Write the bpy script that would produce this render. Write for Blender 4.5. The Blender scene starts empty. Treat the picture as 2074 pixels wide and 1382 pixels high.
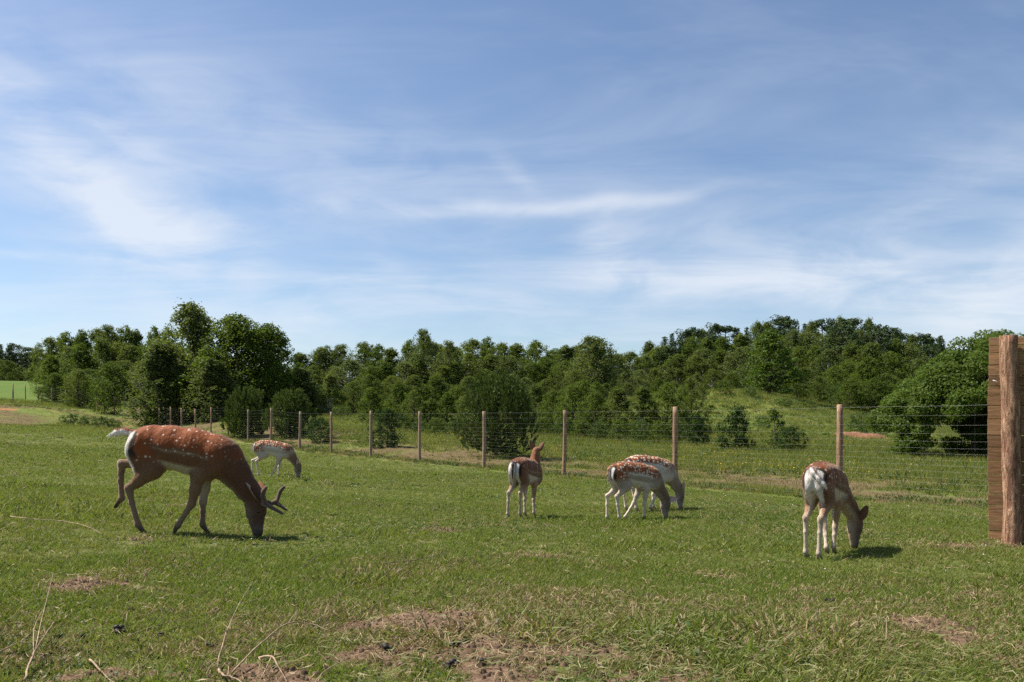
import bpy, bmesh, math, random
import numpy as np
from mathutils import Vector, Matrix

# ------------------------------------------------------------------ camera
sc = bpy.context.scene
COL = sc.collection
F = 1682.0                       # focal length in photograph pixels (2074 wide)
HORIZON = 849.0                  # row of the horizon; the frame is shifted up, verticals stay vertical
EYE = 1.0                        # eye height, ground around the camera is about z = 0
cam_data = bpy.data.cameras.new('camera')
cam_data.sensor_width = 36.0
cam_data.lens = 36.0 * F / 2074.0
cam_data.clip_start = 0.05
cam_data.clip_end = 9000.0
cam = bpy.data.objects.new('camera', cam_data)
COL.objects.link(cam)
cam.location = (0, 0, EYE)
cam.rotation_euler = (math.pi / 2, 0, 0)
cam_data.shift_y = (HORIZON - 691.0) / 2074.0
sc.camera = cam

# ------------------------------------------------------------------ sun
SUN_EL = math.radians(54)
SUN_H = Vector((-0.98, 0.20)).normalized()      # horizontal direction towards the sun
to_sun = Vector((SUN_H.x * math.cos(SUN_EL), SUN_H.y * math.cos(SUN_EL), math.sin(SUN_EL)))
sun_data = bpy.data.lights.new('sun', 'SUN')
sun_data.energy = 5.0
sun_data.angle = math.radians(0.53)
sun_data.color = (1.0, 0.94, 0.85)
sun = bpy.data.objects.new('sun', sun_data)
COL.objects.link(sun)
sun.rotation_euler = to_sun.to_track_quat('Z', 'Y').to_euler()

# ------------------------------------------------------------------ node helper
class NT:
    def __init__(self, tree):
        self.t = tree
    def n(self, typ, **kw):
        nd = self.t.nodes.new(typ)
        for k, v in kw.items():
            setattr(nd, k, v)
        return nd
    def link(self, a, b):
        self.t.links.new(a, b)
    def put(self, sock, v):
        if isinstance(v, bpy.types.NodeSocket):
            self.t.links.new(v, sock)
        else:
            sock.default_value = v
    def m(self, op, a, b=0.0, c=None, clamp=False):
        nd = self.n('ShaderNodeMath', operation=op, use_clamp=clamp)
        self.put(nd.inputs[0], a)
        self.put(nd.inputs[1], b)
        if c is not None:
            self.put(nd.inputs[2], c)
        return nd.outputs[0]
    def noise(self, vec, scale, detail=4.0, rough=0.55, dist=0.0):
        nd = self.n('ShaderNodeTexNoise')
        if vec is not None:
            self.link(vec, nd.inputs['Vector'])
        nd.inputs['Scale'].default_value = scale
        nd.inputs['Detail'].default_value = detail
        nd.inputs['Roughness'].default_value = rough
        nd.inputs['Distortion'].default_value = dist
        return nd.outputs['Fac']
    def ramp(self, v, lo, hi):
        nd = self.n('ShaderNodeMapRange', clamp=True)
        nd.interpolation_type = 'SMOOTHSTEP'
        self.put(nd.inputs[0], v)
        nd.inputs[1].default_value = lo
        nd.inputs[2].default_value = hi
        nd.inputs[3].default_value = 0.0
        nd.inputs[4].default_value = 1.0
        return nd.outputs[0]
    def mix(self, f, a, b, blend='MIX'):
        nd = self.n('ShaderNodeMix', data_type='RGBA', blend_type=blend)
        self.put(nd.inputs[0], f)
        self.put(nd.inputs[6], a if isinstance(a, bpy.types.NodeSocket) else (*a, 1))
        self.put(nd.inputs[7], b if isinstance(b, bpy.types.NodeSocket) else (*b, 1))
        return nd.outputs[2]
    def mapping(self, vec, scale=(1, 1, 1), rot=(0, 0, 0), loc=(0, 0, 0)):
        nd = self.n('ShaderNodeMapping')
        self.link(vec, nd.inputs[0])
        nd.inputs['Location'].default_value = loc
        nd.inputs['Rotation'].default_value = rot
        nd.inputs['Scale'].default_value = scale
        return nd.outputs[0]

# ------------------------------------------------------------------ sky
def pix_dir(px, py):
    """world direction of a photograph pixel"""
    return Vector(((px - 1037) / F, 1.0, (HORIZON - py) / F)).normalized()

world = bpy.data.worlds.new('World')
sc.world = world
world.use_nodes = True
wt = world.node_tree
wt.nodes.clear()
W = NT(wt)
sky = W.n('ShaderNodeTexSky', sky_type='NISHITA')
sky.sun_disc = False
sky.sun_elevation = SUN_EL
sky.sun_rotation = math.atan2(SUN_H.x, SUN_H.y)
sky.altitude = 200
sky.air_density = 1.0
sky.dust_density = 0.8
sky.ozone_density = 4.0
tc = W.n('ShaderNodeTexCoord')
sep = W.n('ShaderNodeSeparateXYZ')
W.link(tc.outputs['Generated'], sep.inputs[0])
sx, sy, sz = sep.outputs
az = W.m('ARCTAN2', sx, sy)
el = W.m('ARCSINE', sz)
comb = W.n('ShaderNodeCombineXYZ')       # the cirrus deck, seen from below, as a flat sheet
zz = W.m('ADD', W.m('MAXIMUM', sz, 0.0), 0.10)
W.link(W.m('DIVIDE', sx, zz), comb.inputs[0])
W.link(W.m('DIVIDE', sy, zz), comb.inputs[1])
deck = comb.outputs[0]
ae = W.n('ShaderNodeCombineXYZ')
W.link(az, ae.inputs[0]); W.link(el, ae.inputs[1])
# warp; the third component is 1 so that a dot product can carry an offset
wn = W.n('ShaderNodeTexNoise'); wn.inputs['Scale'].default_value = 5.0; wn.inputs['Detail'].default_value = 2.0
W.link(ae.outputs[0], wn.inputs['Vector'])
vs = W.n('ShaderNodeVectorMath', operation='MULTIPLY_ADD')
W.link(wn.outputs['Color'], vs.inputs[0]); vs.inputs[1].default_value = (0.11, 0.055, 0.0)
W.link(ae.outputs[0], vs.inputs[2])
wsep = W.n('ShaderNodeVectorMath', operation='SUBTRACT'); W.link(vs.outputs[0], wsep.inputs[0]); wsep.inputs[1].default_value = (.055, .0275, -1.0)
warped = wsep.outputs[0]
def wdot(v3):
    nd = W.n('ShaderNodeVectorMath', operation='DOT_PRODUCT'); W.link(warped, nd.inputs[0]); nd.inputs[1].default_value = v3
    return nd.outputs['Value']
CLOUDS = [  # pixel centre, half sizes in pixels, tilt in degrees (positive = falls to the right), amount
    (190, 400, 140, 46, 42, .68), (290, 458, 150, 42, 18, .68), (280, 440, 240, 95, 25, .42), (380, 500, 60, 26, 60, .28),
    (480, 455, 210, 24, -8, .34), (900, 432, 300, 14, -2.5, .40), (1180, 418, 220, 14, -5, .34),
    (1235, 505, 50, 55, 50, .7), (1290, 568, 200, 24, 4, .6), (1560, 590, 190, 26, 6, .40),
    (1680, 520, 210, 50, 8, .30), (1800, 560, 300, 56, 3, .6), (2000, 605, 130, 60, -35, .65),
    (30, 190, 60, 34, 20, .30), (690, 648, 480, 60, 2, .32), (120, 690, 320, 60, 0, .30),
    (500, 260, 420, 90, 12, .20), (240, 270, 130, 22, 25, .22), (780, 530, 80, 22, 40, .24),
    (1060, 350, 70, 20, 35, .20), (1850, 430, 420, 46, -22, .22), (100, 512, 150, 6, 1, .30),
    (900, 590, 300, 26, 4, .22), (600, 330, 500, 130, 10, .16), (1850, 640, 200, 30, 0, .2),
]
total = None
for (px, py, rx, ry, tilt, amt) in CLOUDS:
    d = pix_dir(px, py)
    a0, e0 = math.atan2(d.x, d.y), math.asin(d.z)
    t = math.radians(tilt); c_, s_ = math.cos(t), math.sin(t); ku, kv = F / rx, F / ry
    u = wdot((c_ * ku, -s_ * ku, -(a0 * c_ - e0 * s_) * ku))
    v = wdot((s_ * kv, c_ * kv, -(a0 * s_ + e0 * c_) * kv))
    r2 = W.m('MULTIPLY_ADD', v, v, W.m('MULTIPLY', u, u))
    g = W.m('POWER', 0.45, r2)
    total = W.m('MULTIPLY_ADD', g, amt, 0.0 if total is None else total)
# fibres of the cirrus
fib = W.noise(W.mapping(deck, (0.6, 1.15, 1), (0, 0, 0.55)), 1.2, 5, 0.62, 0.6)
fib2 = W.noise(W.mapping(ae.outputs[0], (2.6, 7.0, 1), (0, 0, -0.42)), 3.0, 5, 0.58, 0.6)
fsum = W.m('MULTIPLY', W.m('ADD', fib, fib2), 0.5)
fibre = W.ramp(fsum, 0.31, 0.72)
placed = W.m('MULTIPLY', total, W.m('ADD', W.m('MULTIPLY', fibre, 1.15), 0.10))
veil = W.m('MULTIPLY', W.ramp(fib, 0.38, 0.85), 0.20)
cover = W.m('ADD', W.m('ADD', placed, veil), 0.02, clamp=True)
cover = W.m('MULTIPLY', cover, W.ramp(sz, -0.02, 0.05))
cover = W.m('SUBTRACT', 1.0, W.m('POWER', 0.26, cover))       # thin ice cloud never hides the sky wholly
skyc = W.mix(cover, sky.outputs[0], (6.2, 6.5, 7.0))
bg = W.n('ShaderNodeBackground')
W.link(skyc, bg.inputs[0])
bg.inputs[1].default_value = 0.075
wo = W.n('ShaderNodeOutputWorld')
W.link(bg.outputs[0], wo.inputs[0])

# ------------------------------------------------------------------ exposure
sc.view_settings.view_transform = 'Standard'
sc.view_settings.look = 'None'
sc.view_settings.gamma = 1.0
sc.view_settings.use_curve_mapping = False
sc.view_settings.exposure = 0.9
sc.render.engine = 'CYCLES'
sc.cycles.max_bounces = 5
sc.cycles.diffuse_bounces = 2
sc.cycles.glossy_bounces = 2
sc.cycles.transmission_bounces = 3
sc.cycles.use_adaptive_sampling = True
sc.cycles.adaptive_threshold = 0.012
sc.cycles.use_denoising = False      # keeps the fine texture of grass and leaves
sc.cycles.transparent_max_bounces = 4

# ------------------------------------------------------------------ general helpers
def at(px, py, Y):
    d = pix_dir(px, py)
    return Vector((0, 0, EYE)) + d * (Y / d.y)

def unit(v): return v / np.maximum(np.linalg.norm(v, axis=-1, keepdims=True), 1e-9)

def tag(o, label=None, cat=None, group=None, kind=None):
    if label: o['label'] = label
    if cat: o['category'] = cat
    if group: o['group'] = group
    if kind: o['kind'] = kind
    return o

def empty(name, loc=(0, 0, 0), rz=0.0):
    o = bpy.data.objects.new(name, None)
    o.empty_display_size = 0.1
    o.location = loc
    o.rotation_euler = (0, 0, rz)
    COL.objects.link(o)
    return o

def mesh_from(name, V, Fc, smooth=False):
    """V (N,3) array, Fc (M,k) int array of equal-sided faces"""
    V = np.asarray(V, dtype=np.float32); Fc = np.asarray(Fc, dtype=np.int32)
    me = bpy.data.meshes.new(name)
    me.vertices.add(len(V)); me.vertices.foreach_set('co', V.ravel())
    k = Fc.shape[1]
    me.loops.add(Fc.size); me.loops.foreach_set('vertex_index', Fc.ravel())
    me.polygons.add(len(Fc)); me.polygons.foreach_set('loop_start', np.arange(0, Fc.size, k, dtype=np.int32))
    if smooth:
        me.polygons.foreach_set('use_smooth', np.ones(len(Fc), dtype=bool))
    me.update(calc_edges=True)
    return me

def obj(name, me, mat=None, parent=None):
    o = bpy.data.objects.new(name, me)
    if mat is not None and len(me.materials) == 0:
        me.materials.append(mat)
    COL.objects.link(o)
    if parent is not None:
        o.parent = parent
    return o

def tube(P, R, seg=8, cap=True):
    """tapered tube through points P with radii R -> V, quads (caps collapse to rings)"""
    P = [Vector(p) for p in P]
    V, Q = [], []
    if cap:
        P = [P[0]] + P + [P[-1]]; R = [R[0] * 0.02] + list(R) + [R[-1] * 0.02]
    n = len(P)
    up = Vector((0.13, 0.97, 0.2))
    T = []
    for i in range(n):
        a = P[max(i - 1, 0)]; b = P[min(i + 1, n - 1)]
        t = b - a
        if t.length < 1e-9: t = Vector((0, 0, 1))
        T.append(t.normalized())
    x = T[0].cross(up).normalized()
    for i in range(n):
        t = T[i]
        x = (x - t * x.dot(t)).normalized()
        y = t.cross(x)
        for k in range(seg):
            a = 2 * math.pi * k / seg
            V.append(P[i] + (x * math.cos(a) + y * math.sin(a)) * R[i])
    for i in range(n - 1):
        for k in range(seg):
            k2 = (k + 1) % seg
            Q.append((i * seg + k, i * seg + k2, (i + 1) * seg + k2, (i + 1) * seg + k))
    return np.array(V, dtype=np.float32), np.array(Q, dtype=np.int32)

class MB:
    """collects quads into one mesh"""
    def __init__(self): self.V = []; self.Q = []; self.n = 0
    def add(self, V, Q):
        V = np.asarray(V, dtype=np.float32); Q = np.asarray(Q, dtype=np.int32)
        self.V.append(V); self.Q.append(Q + self.n); self.n += len(V)
    def tube(self, P, R, seg=8, cap=True): self.add(*tube(P, R, seg, cap))
    def mesh(self, name, smooth=True):
        return mesh_from(name, np.concatenate(self.V), np.concatenate(self.Q), smooth)

_rs = np.random.RandomState(11)
_lat = _rs.rand(512, 512).astype(np.float32)
def vnoise(x, y):
    x = np.asarray(x, dtype=np.float64); y = np.asarray(y, dtype=np.float64)
    xi = np.floor(x).astype(int); yi = np.floor(y).astype(int)
    fx = x - xi; fy = y - yi
    fx = fx * fx * (3 - 2 * fx); fy = fy * fy * (3 - 2 * fy)
    g = lambda a, b: _lat[a % 512, b % 512]
    return (g(xi, yi) * (1 - fx) + g(xi + 1, yi) * fx) * (1 - fy) + (g(xi, yi + 1) * (1 - fx) + g(xi + 1, yi + 1) * fx) * fy
def fbm(x, y, o=4):
    s = 0; a = .5; t = 0
    for i in range(o):
        s = s + a * vnoise(x * 2 ** i + 17.3 * i, y * 2 ** i - 9.1 * i); t += a; a *= .5
    return s / t
def smooth(x, a, b):
    t = np.clip((x - a) / (b - a), 0, 1)
    return t * t * (3 - 2 * t)

# ------------------------------------------------------------------ terrain
# (column, row, distance) of points of the ground as the photograph shows them
GP = [(1037, None, 2.0, -1.0), (100, None, 3.2, -.98), (1037, None, 3.2, -.98), (2000, None, 3.2, -1.02),
      (400, None, 7.1, -.985), (40, None, 7.0, -.93), (1037, None, 7.0, -1.07), (1670, None, 6.9, -1.15), (2050, None, 7.7, -1.15),
      (1290, None, 10.8, -1.31), (1060, None, 10.8, -1.29), (700, None, 11, -1.15), (100, None, 12, -.92),
      (560, None, 17.3, -1.22), (1340, None, 12.6, -1.32), (1900, None, 13, -1.45), (1037, None, 17, -1.5), (150, None, 22, -.8),
      (0, 862, 45), (200, 868, 50), (330, 895, 30),
      (0, 838, 72), (100, 828, 82), (0, 800, 120), (110, 792, 130), (0, 772, 200), (150, 775, 190),
      (250, 862, 84), (450, 848, 78), (350, 836, 90), (200, 815, 118),
      (655, 890, 50), (785, 905, 42), (860, 884, 55), (700, 866, 64), (680, 842, 84), (500, 880, 57), (580, 890, 50),
      (900, 815, 115), (700, 800, 140), (1100, 805, 120), (1000, 925, 37), (1000, 862, 70), (1200, 878, 62), (1330, 900, 52),
      (1430, 903, 50), (1500, 914, 45), (1600, 918, 43), (1745, 884, 72), (1900, 880, 70), (1960, 925, 38),
      (1440, 795, 98), (1500, 792, 100), (1560, 801, 100), (1640, 822, 100), (1700, 836, 99), (1780, 850, 98), (1860, 862, 95), (2050, 870, 95),
      (1600, 792, 140), (1750, 802, 140), (1350, 808, 130), (1900, 815, 150), (2074, 815, 160),
      (1600, 765, 200), (1000, 790, 200), (400, 795, 200), (1400, 780, 200), (2000, 770, 220),
      (2074, None, 20, -1.7), (2074, 960, 28), (1700, 960, 27)]
FC, FA, FXI = 4.4, 7841.0, -82.0     # the fence: column = FXI + FA / (n + FC), distance = 3.975 (n + FC)
def fence_xy(n):
    Y = 3.975 * (n + FC)
    px = FXI + FA / (n + FC)
    return (px - 1037) / F * Y * 1.0, Y
for n_, dr in ((-1, -1.66), (0, -1.70), (1, -1.72), (2, -1.72), (3, -1.72), (4, -1.71), (5, -1.70), (6, -1.69), (7, -1.66), (9, -1.52), (12, -1.25), (15, -.95)):
    x_, y_ = fence_xy(n_)
    GP.append((1037 + x_ / y_ * F, None, y_, dr))

def _uv(X, Y):
    r = np.hypot(X, Y); th = np.arctan2(X, Y)
    return np.clip(th, -.72, .72) * 2.2, np.log(np.clip(r, 1.5, 260))
_pts, _val = [], []
for g in GP:
    if g[1] is None:
        X = (g[0] - 1037) / F * g[2]; Y = g[2]; z = g[3]
    else:
        p = at(g[0], g[1], g[2]); X, Y, z = p.x, p.y, p.z - EYE
    _pts.append(_uv(X, Y)); _val.append(z)
for th in (-.72, 0, .72):
    _pts.append((th * 2.2, math.log(1.5))); _val.append(-1.0)
_pts = np.array(_pts, dtype=float); _val = np.array(_val)
def _phi(r2): return 0.5 * r2 * np.log(r2 + 1e-12)
_n = len(_pts)
_K = _phi(((_pts[:, None] - _pts[None]) ** 2).sum(-1)) + np.eye(_n) * 0.004
_P = np.concatenate([np.ones((_n, 1)), _pts], 1)
_A = np.block([[_K, _P], [_P.T, np.zeros((3, 3))]])
_w = np.linalg.solve(_A, np.concatenate([_val, np.zeros(3)]))
def terrain(X, Y):
    X = np.atleast_1d(np.asarray(X, dtype=float)); Y = np.atleast_1d(np.asarray(Y, dtype=float))
    u, v = _uv(X, Y)
    z = np.zeros(X.shape)
    for i in range(0, X.size, 20000):
        s = slice(i, i + 20000)
        q = np.stack([u.ravel()[s], v.ravel()[s]], 1)
        K = _phi(((q[:, None] - _pts[None]) ** 2).sum(-1))
        z.ravel()[s] = K @ _w[:_n] + _w[_n] + q @ _w[_n + 1:]
    th = np.arctan2(X, Y); r = np.hypot(X, Y)
    back = smooth(np.abs(th), .74, 1.5)
    z = z * (1 - back) + (-1.2) * back
    far = smooth(r, 300, 900)
    z = z * (1 - far) + (-4.0) * far
    z = z + EYE
    # unevenness
    z = z + (fbm(X * .9, Y * .9, 3) - .5) * .05 * smooth(r, 1, 4) + (fbm(X * 4, Y * 4, 2) - .5) * .018
    return z
def tz(x, y): return float(terrain(x, y)[0])
def ground_pt(px, Y, lift=0.0):
    X = (px - 1037) / F * Y
    return Vector((X, Y, tz(X, Y) + lift))

_f0 = Vector(fence_xy(0)); _f1 = Vector(fence_xy(10))
FD = (_f1 - _f0).normalized()
FN = Vector((-FD.y, FD.x))
if FN.dot(-_f0) < 0: FN = -FN
def fence_side(X, Y):      # metres inside the paddock (positive) or outside
    return (X - _f0.x) * FN.x + (Y - _f0.y) * FN.y

# bare and trodden patches of the paddock (column, row, half width, half height in pixels)
DIRT = [(905, 1262, 150, 30, 1), (1060, 1330, 190, 40, 1), (190, 1182, 60, 16, .9), (1860, 1268, 100, 18, .9), (520, 1362, 130, 26, .9),
        (1085, 1128, 60, 9, .9), (905, 1072, 34, 5, .8), (1450, 1170, 60, 9, .6), (275, 1092, 40, 5, .8), (1930, 1108, 70, 9, .8),
        (330, 1240, 40, 8, .6), (800, 1330, 80, 20, .7), (1340, 1345, 70, 20, .7), (1990, 1205, 60, 12, .6), (1420, 1375, 60, 14, .8),
        (250, 1370, 90, 16, .6), (2040, 1104, 40, 6, .9), (360, 1027, 24, 4, .6), (1640, 1200, 70, 12, .5), (1150, 1215, 70, 10, .5)]
_dirt = []
for (px, py, rx, ry, a) in DIRT:
    d = pix_dir(px, py); zg = 0.0
    for _ in range(4):
        t = (EYE - zg) / -d.z; p = d * t; zg = tz(p.x, p.y)
    d2 = pix_dir(px, py + ry); t2 = (EYE - zg) / -d2.z
    _dirt.append((p.x, p.y, rx / F * p.y, max(abs(p.y - d2.y * t2), .05), a))
def dirt_mask(X, Y):
    wx = X + (fbm(X * 2.3, Y * 2.3, 3) - .5) * .7; wy = Y + (fbm(X * 2.3 + 40, Y * 2.3, 3) - .5) * .7
    m = np.zeros(np.shape(X))
    for (x, y, a, b, s) in _dirt:
        r = np.sqrt(((wx - x) / a) ** 2 + ((wy - y) / b) ** 2)
        m = np.maximum(m, s * (1 - smooth(r, .55, 1.25)))
    return m

def paddock_mask(X, Y):
    s = fence_side(X, Y) + (fbm(X * .5, Y * .5, 3) - .5) * 1.6
    left = 47 + .28 * (X + 27) - Y + (fbm(X * .3 + 9, Y * .3, 3) - .5) * 5
    m = smooth(s, .2, 1.2) * np.where(X < -14, smooth(left, -2, 2), 1.0)
    return m

# ------------------------------------------------------------------ ground sheet
front = np.radians(np.arange(-46, 46.001, .32))
rest = np.radians(np.concatenate([np.arange(50, 311, 6)]))
ang = np.concatenate([front, rest])
rad = [0.0]
r = 0.6
while r < 3500:
    rad.append(r); r *= 1.021 if r < 200 else 1.08
rad = np.array(rad[1:])
A, R = np.meshgrid(ang, rad, indexing='ij')
GX, GY = R * np.sin(A), R * np.cos(A)
GZ = terrain(GX, GY)
na, nr = GX.shape
GV = np.stack([GX, GY, GZ], -1).reshape(-1, 3)
i = np.arange(na)[:, None]; j = np.arange(nr - 1)[None]
i2 = (i + 1) % na
GQ = np.stack([i * nr + j, i * nr + j + 1, i2 * nr + j + 1, i2 * nr + j], -1).reshape(-1, 4)
GV = np.concatenate([GV, [[0, 0, float(GZ[:, 0].mean())]]])
ci = len(GV) - 1
me = mesh_from('ground', GV, GQ, True)
# the small hole under the camera is closed with quads that share the centre
bm = bmesh.new(); bm.from_mesh(me); bm.verts.ensure_lookup_table()
for k in range(na):
    try: bm.faces.new((bm.verts[ci], bm.verts[k * nr], bm.verts[((k + 1) % na) * nr]))
    except ValueError: pass
bmesh.ops.recalc_face_normals(bm, faces=bm.faces[:])
bm.to_mesh(me); bm.free()
me.polygons.foreach_set('use_smooth', np.ones(len(me.polygons), dtype=bool))
VX, VY = GV[:, 0], GV[:, 1]
dirt = dirt_mask(VX, VY)
padd = paddock_mask(VX, VY)
fs = fence_side(VX, VY)
strip = smooth(fs, -8.0, -4.5) * (1 - smooth(fs, .0, .9)) * smooth(VY, 2, 8)
strip = strip * smooth(fbm(VX * .5 + 3, VY * .5, 4), .28, .52)
# dry slope beyond the paddock on the left
pxl = 1037 + VX / np.maximum(VY, .1) * F
leftdry = (1 - smooth(pxl, 230, 420)) * (VY > 20) * (1 - padd) * (1 - smooth(VY, 86, 98))
strip = np.maximum(strip, leftdry * smooth(fbm(VX * .22 + 3, VY * .22, 4), .34, .62))
SOIL = ((1718, 70, 46, 1.0), (1766, 67.5, 46, 1.0), (12, 77, 22, .7), (1460, 98, 30, 1.5))
def soil_mask(X, Y):
    m = np.zeros(np.shape(X))
    for (px, Ys, rx, ry) in SOIL:
        x0 = (px - 1037) / F * Ys
        rr = np.sqrt(((X - x0) / (rx / F * Ys)) ** 2 + ((Y - Ys) / ry) ** 2) + (fbm(X * .8, Y * .8, 3) - .5) * .8
        m = np.maximum(m, 1 - smooth(rr, .7, 1.1))
    return m
soil = soil_mask(VX, VY)
def vattr(me, name, arr):
    a = me.attributes.new(name, 'FLOAT', 'POINT')
    a.data.foreach_set('value', np.asarray(arr, dtype=np.float32))
vattr(me, 'dirt', dirt); vattr(me, 'paddock', padd); vattr(me, 'dry', strip); vattr(me, 'soil', soil)
vattr(me, 'lush', (1 - smooth(pxl, 420, 560)) * smooth(VY + 14 * (fbm(VX * .08, VY * .08, 3) - .5), 84, 116) * .75)

def new_mat(name, rough=0.8, spec=0.2):
    m = bpy.data.materials.new(name); m.use_nodes = True
    t = NT(m.node_tree)
    b = m.node_tree.nodes['Principled BSDF']
    b.inputs['Roughness'].default_value = rough
    b.inputs['Specular IOR Level'].default_value = spec
    return m, t, b
def attr(t, name, col=False):
    a = t.n('ShaderNodeAttribute'); a.attribute_name = name
    return a.outputs['Color'] if col else a.outputs['Fac']

GM, g, gb = new_mat('ground_soil_and_grass', .95, .05)
geo = g.n('ShaderNodeNewGeometry'); pos = geo.outputs['Position']
n1 = g.noise(pos, .35, 5); n2 = g.noise(pos, 3.0, 6, .65); n3 = g.noise(pos, 26.0, 5, .7); n4 = g.noise(pos, .06, 4)
pad_c = g.mix(g.ramp(n2, .35, .7), (.085, .105, .028), (.130, .135, .042))
pad_c = g.mix(g.m('MULTIPLY', g.ramp(n3, .5, .72), .45), pad_c, (.19, .145, .08))
mea_c = g.mix(g.ramp(n1, .35, .65), (.105, .140, .030), (.170, .175, .045))
mea_c = g.mix(g.m('MULTIPLY', g.ramp(n4, .45, .6), .7), mea_c, (.085, .140, .028))
mea_c = g.mix(g.m('MULTIPLY', g.ramp(n3, .5, .7), .3), mea_c, (.12, .10, .04))
mea_c = g.mix(attr(g, 'lush'), mea_c, g.mix(n1, (.060, .108, .020), (.085, .135, .030)))
c = g.mix(attr(g, 'paddock'), mea_c, pad_c)
dry_c = g.mix(g.ramp(n2, .3, .7), (.090, .062, .032), (.150, .105, .058))
c = g.mix(g.m('MULTIPLY', attr(g, 'dry'), .9), c, dry_c)
soil_c = g.mix(g.ramp(n2, .3, .7), (.26, .095, .048), (.36, .17, .095))
c = g.mix(attr(g, 'soil'), c, soil_c)
d_c = g.mix(g.ramp(n3, .3, .7), (.085, .052, .034), (.22, .145, .095))
dm = g.ramp(g.m('ADD', attr(g, 'dirt'), g.m('MULTIPLY', g.m('SUBTRACT', n3, .5), .8)), .25, .55)
c = g.mix(dm, c, d_c)
g.link(c, gb.inputs['Base Color'])
bp = g.n('ShaderNodeBump'); bp.inputs['Strength'].default_value = .8; bp.inputs['Distance'].default_value = .03
g.link(n3, bp.inputs['Height']); g.link(bp.outputs[0], gb.inputs['Normal'])
ground = obj('ground', me, GM)
tag(ground, kind='structure')

# ------------------------------------------------------------------ foliage
def foliage_mat(name, dark, light, trans=.28, tint=(1.25, 1.3, .55), spec=.15):
    m, t, b = new_mat(name, .65, spec)
    gi = t.n('ShaderNodeNewGeometry')
    oi = t.n('ShaderNodeObjectInfo')
    rnd = gi.outputs['Random Per Island']
    f = t.m('ADD', t.m('MULTIPLY', rnd, .6), t.m('MULTIPLY', oi.outputs['Random'], .5))
    tcn = t.n('ShaderNodeTexCoord')
    cl = t.noise(tcn.outputs['Object'], .9, 3)
    f = t.m('ADD', f, t.m('MULTIPLY', t.m('SUBTRACT', cl, .5), .8), clamp=True)
    c = t.mix(f, dark, light)
    t.link(c, b.inputs['Base Color'])
    tr = t.n('ShaderNodeBsdfTranslucent')
    c2 = t.mix(1.0, c, tint, 'MULTIPLY')
    t.link(c2, tr.inputs[0])
    ms = t.n('ShaderNodeMixShader'); ms.inputs[0].default_value = trans
    t.link(b.outputs[0], ms.inputs[1]); t.link(tr.outputs[0], ms.inputs[2])
    t.link(ms.outputs[0], m.node_tree.nodes['Material Output'].inputs[0])
    return m
M_BIRCH = foliage_mat('birch_leaves', (.060, .088, .018), (.118, .148, .034), .44)
M_WILLOW = foliage_mat('grey_green_leaves', (.068, .094, .028), (.130, .158, .054), .44)
M_ASPEN = foliage_mat('aspen_leaves', (.052, .086, .013), (.108, .145, .026), .44)
M_MAPLE = foliage_mat('bright_leaves', (.045, .085, .012), (.095, .140, .024))
M_OAK = foliage_mat('oak_leaves', (.058, .096, .016), (.118, .160, .032), .40)
M_CONIFER = foliage_mat('conifer_needles', (.026, .048, .015), (.056, .086, .027), .15)
M_YPINE = foliage_mat('young_pine_needles', (.045, .072, .018), (.105, .140, .038), .15, spec=.05)
M_JUNIPER = foliage_mat('juniper_needles', (.026, .050, .013), (.056, .088, .022), .15, spec=.02)
M_BUSH = foliage_mat('bush_leaves', (.042, .076, .014), (.085, .125, .028))

def bark_mat(name, a, b_, scale=12):
    m, t, b = new_mat(name, .9, .1)
    tcn = t.n('ShaderNodeTexCoord')
    n = t.noise(t.mapping(tcn.outputs['Object'], (1, 1, .25)), scale, 5, .7)
    t.link(t.mix(t.ramp(n, .3, .7), a, b_), b.inputs['Base Color'])
    bp = t.n('ShaderNodeBump'); bp.inputs['Strength'].default_value = .6
    t.link(n, bp.inputs['Height']); t.link(bp.outputs[0], b.inputs['Normal'])
    return m
M_BARK = bark_mat('grey_brown_bark', (.06, .045, .032), (.16, .125, .09))
M_BIRCHBARK = bark_mat('birch_bark', (.10, .09, .075), (.50, .47, .42), 6)

def leaf_quads(C, N, L, Wd, rs, along=None):
    n = len(C)
    N = unit(N)
    t = rs.normal(size=(n, 3)) if along is None else along + rs.normal(size=(n, 3)) * .25
    t = unit(t - N * (t * N).sum(-1, keepdims=True))
    b = np.cross(N, t)
    L = np.broadcast_to(L, (n,))[:, None]; Wd = np.broadcast_to(Wd, (n,))[:, None]
    V = np.stack([C - t * L * .5, C + b * Wd * .5 + t * L * .05, C + t * L * .5, C - b * Wd * .5 + t * L * .05], 1).reshape(-1, 3)
    Q = np.arange(4 * n).reshape(-1, 4)
    return V, Q
def blob_leaves(rs, c, rad, n, size, shell=.5, up=.35, jit=.75):
    d = unit(rs.normal(size=(n, 3)))
    rr = shell + (1 - shell) * rs.rand(n, 1) ** .5
    if shell < .2: rr = np.clip(np.abs(rs.normal(size=(n, 1))) * .42 + .30, 0, 1.55)     # soft edge
    C = np.asarray(c) + d * rr * np.asarray(rad)
    N = d / np.asarray(rad) * np.mean(rad) + np.array([0, 0, up]) + rs.normal(size=(n, 3)) * jit
    s = size * (.65 + .7 * rs.rand(n))
    return leaf_quads(C, N, s * 1.25, s * .85, rs)

PROTO = {}
def finish(key, crown, trunk, H, Wd, leafmat, barkmat):
    cm = crown.mesh(key + '_crown', False); cm.materials.append(leafmat)
    tm = trunk.mesh(key + '_trunk', True); tm.materials.append(barkmat)
    PROTO[key] = (tm, cm, H, Wd)

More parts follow.
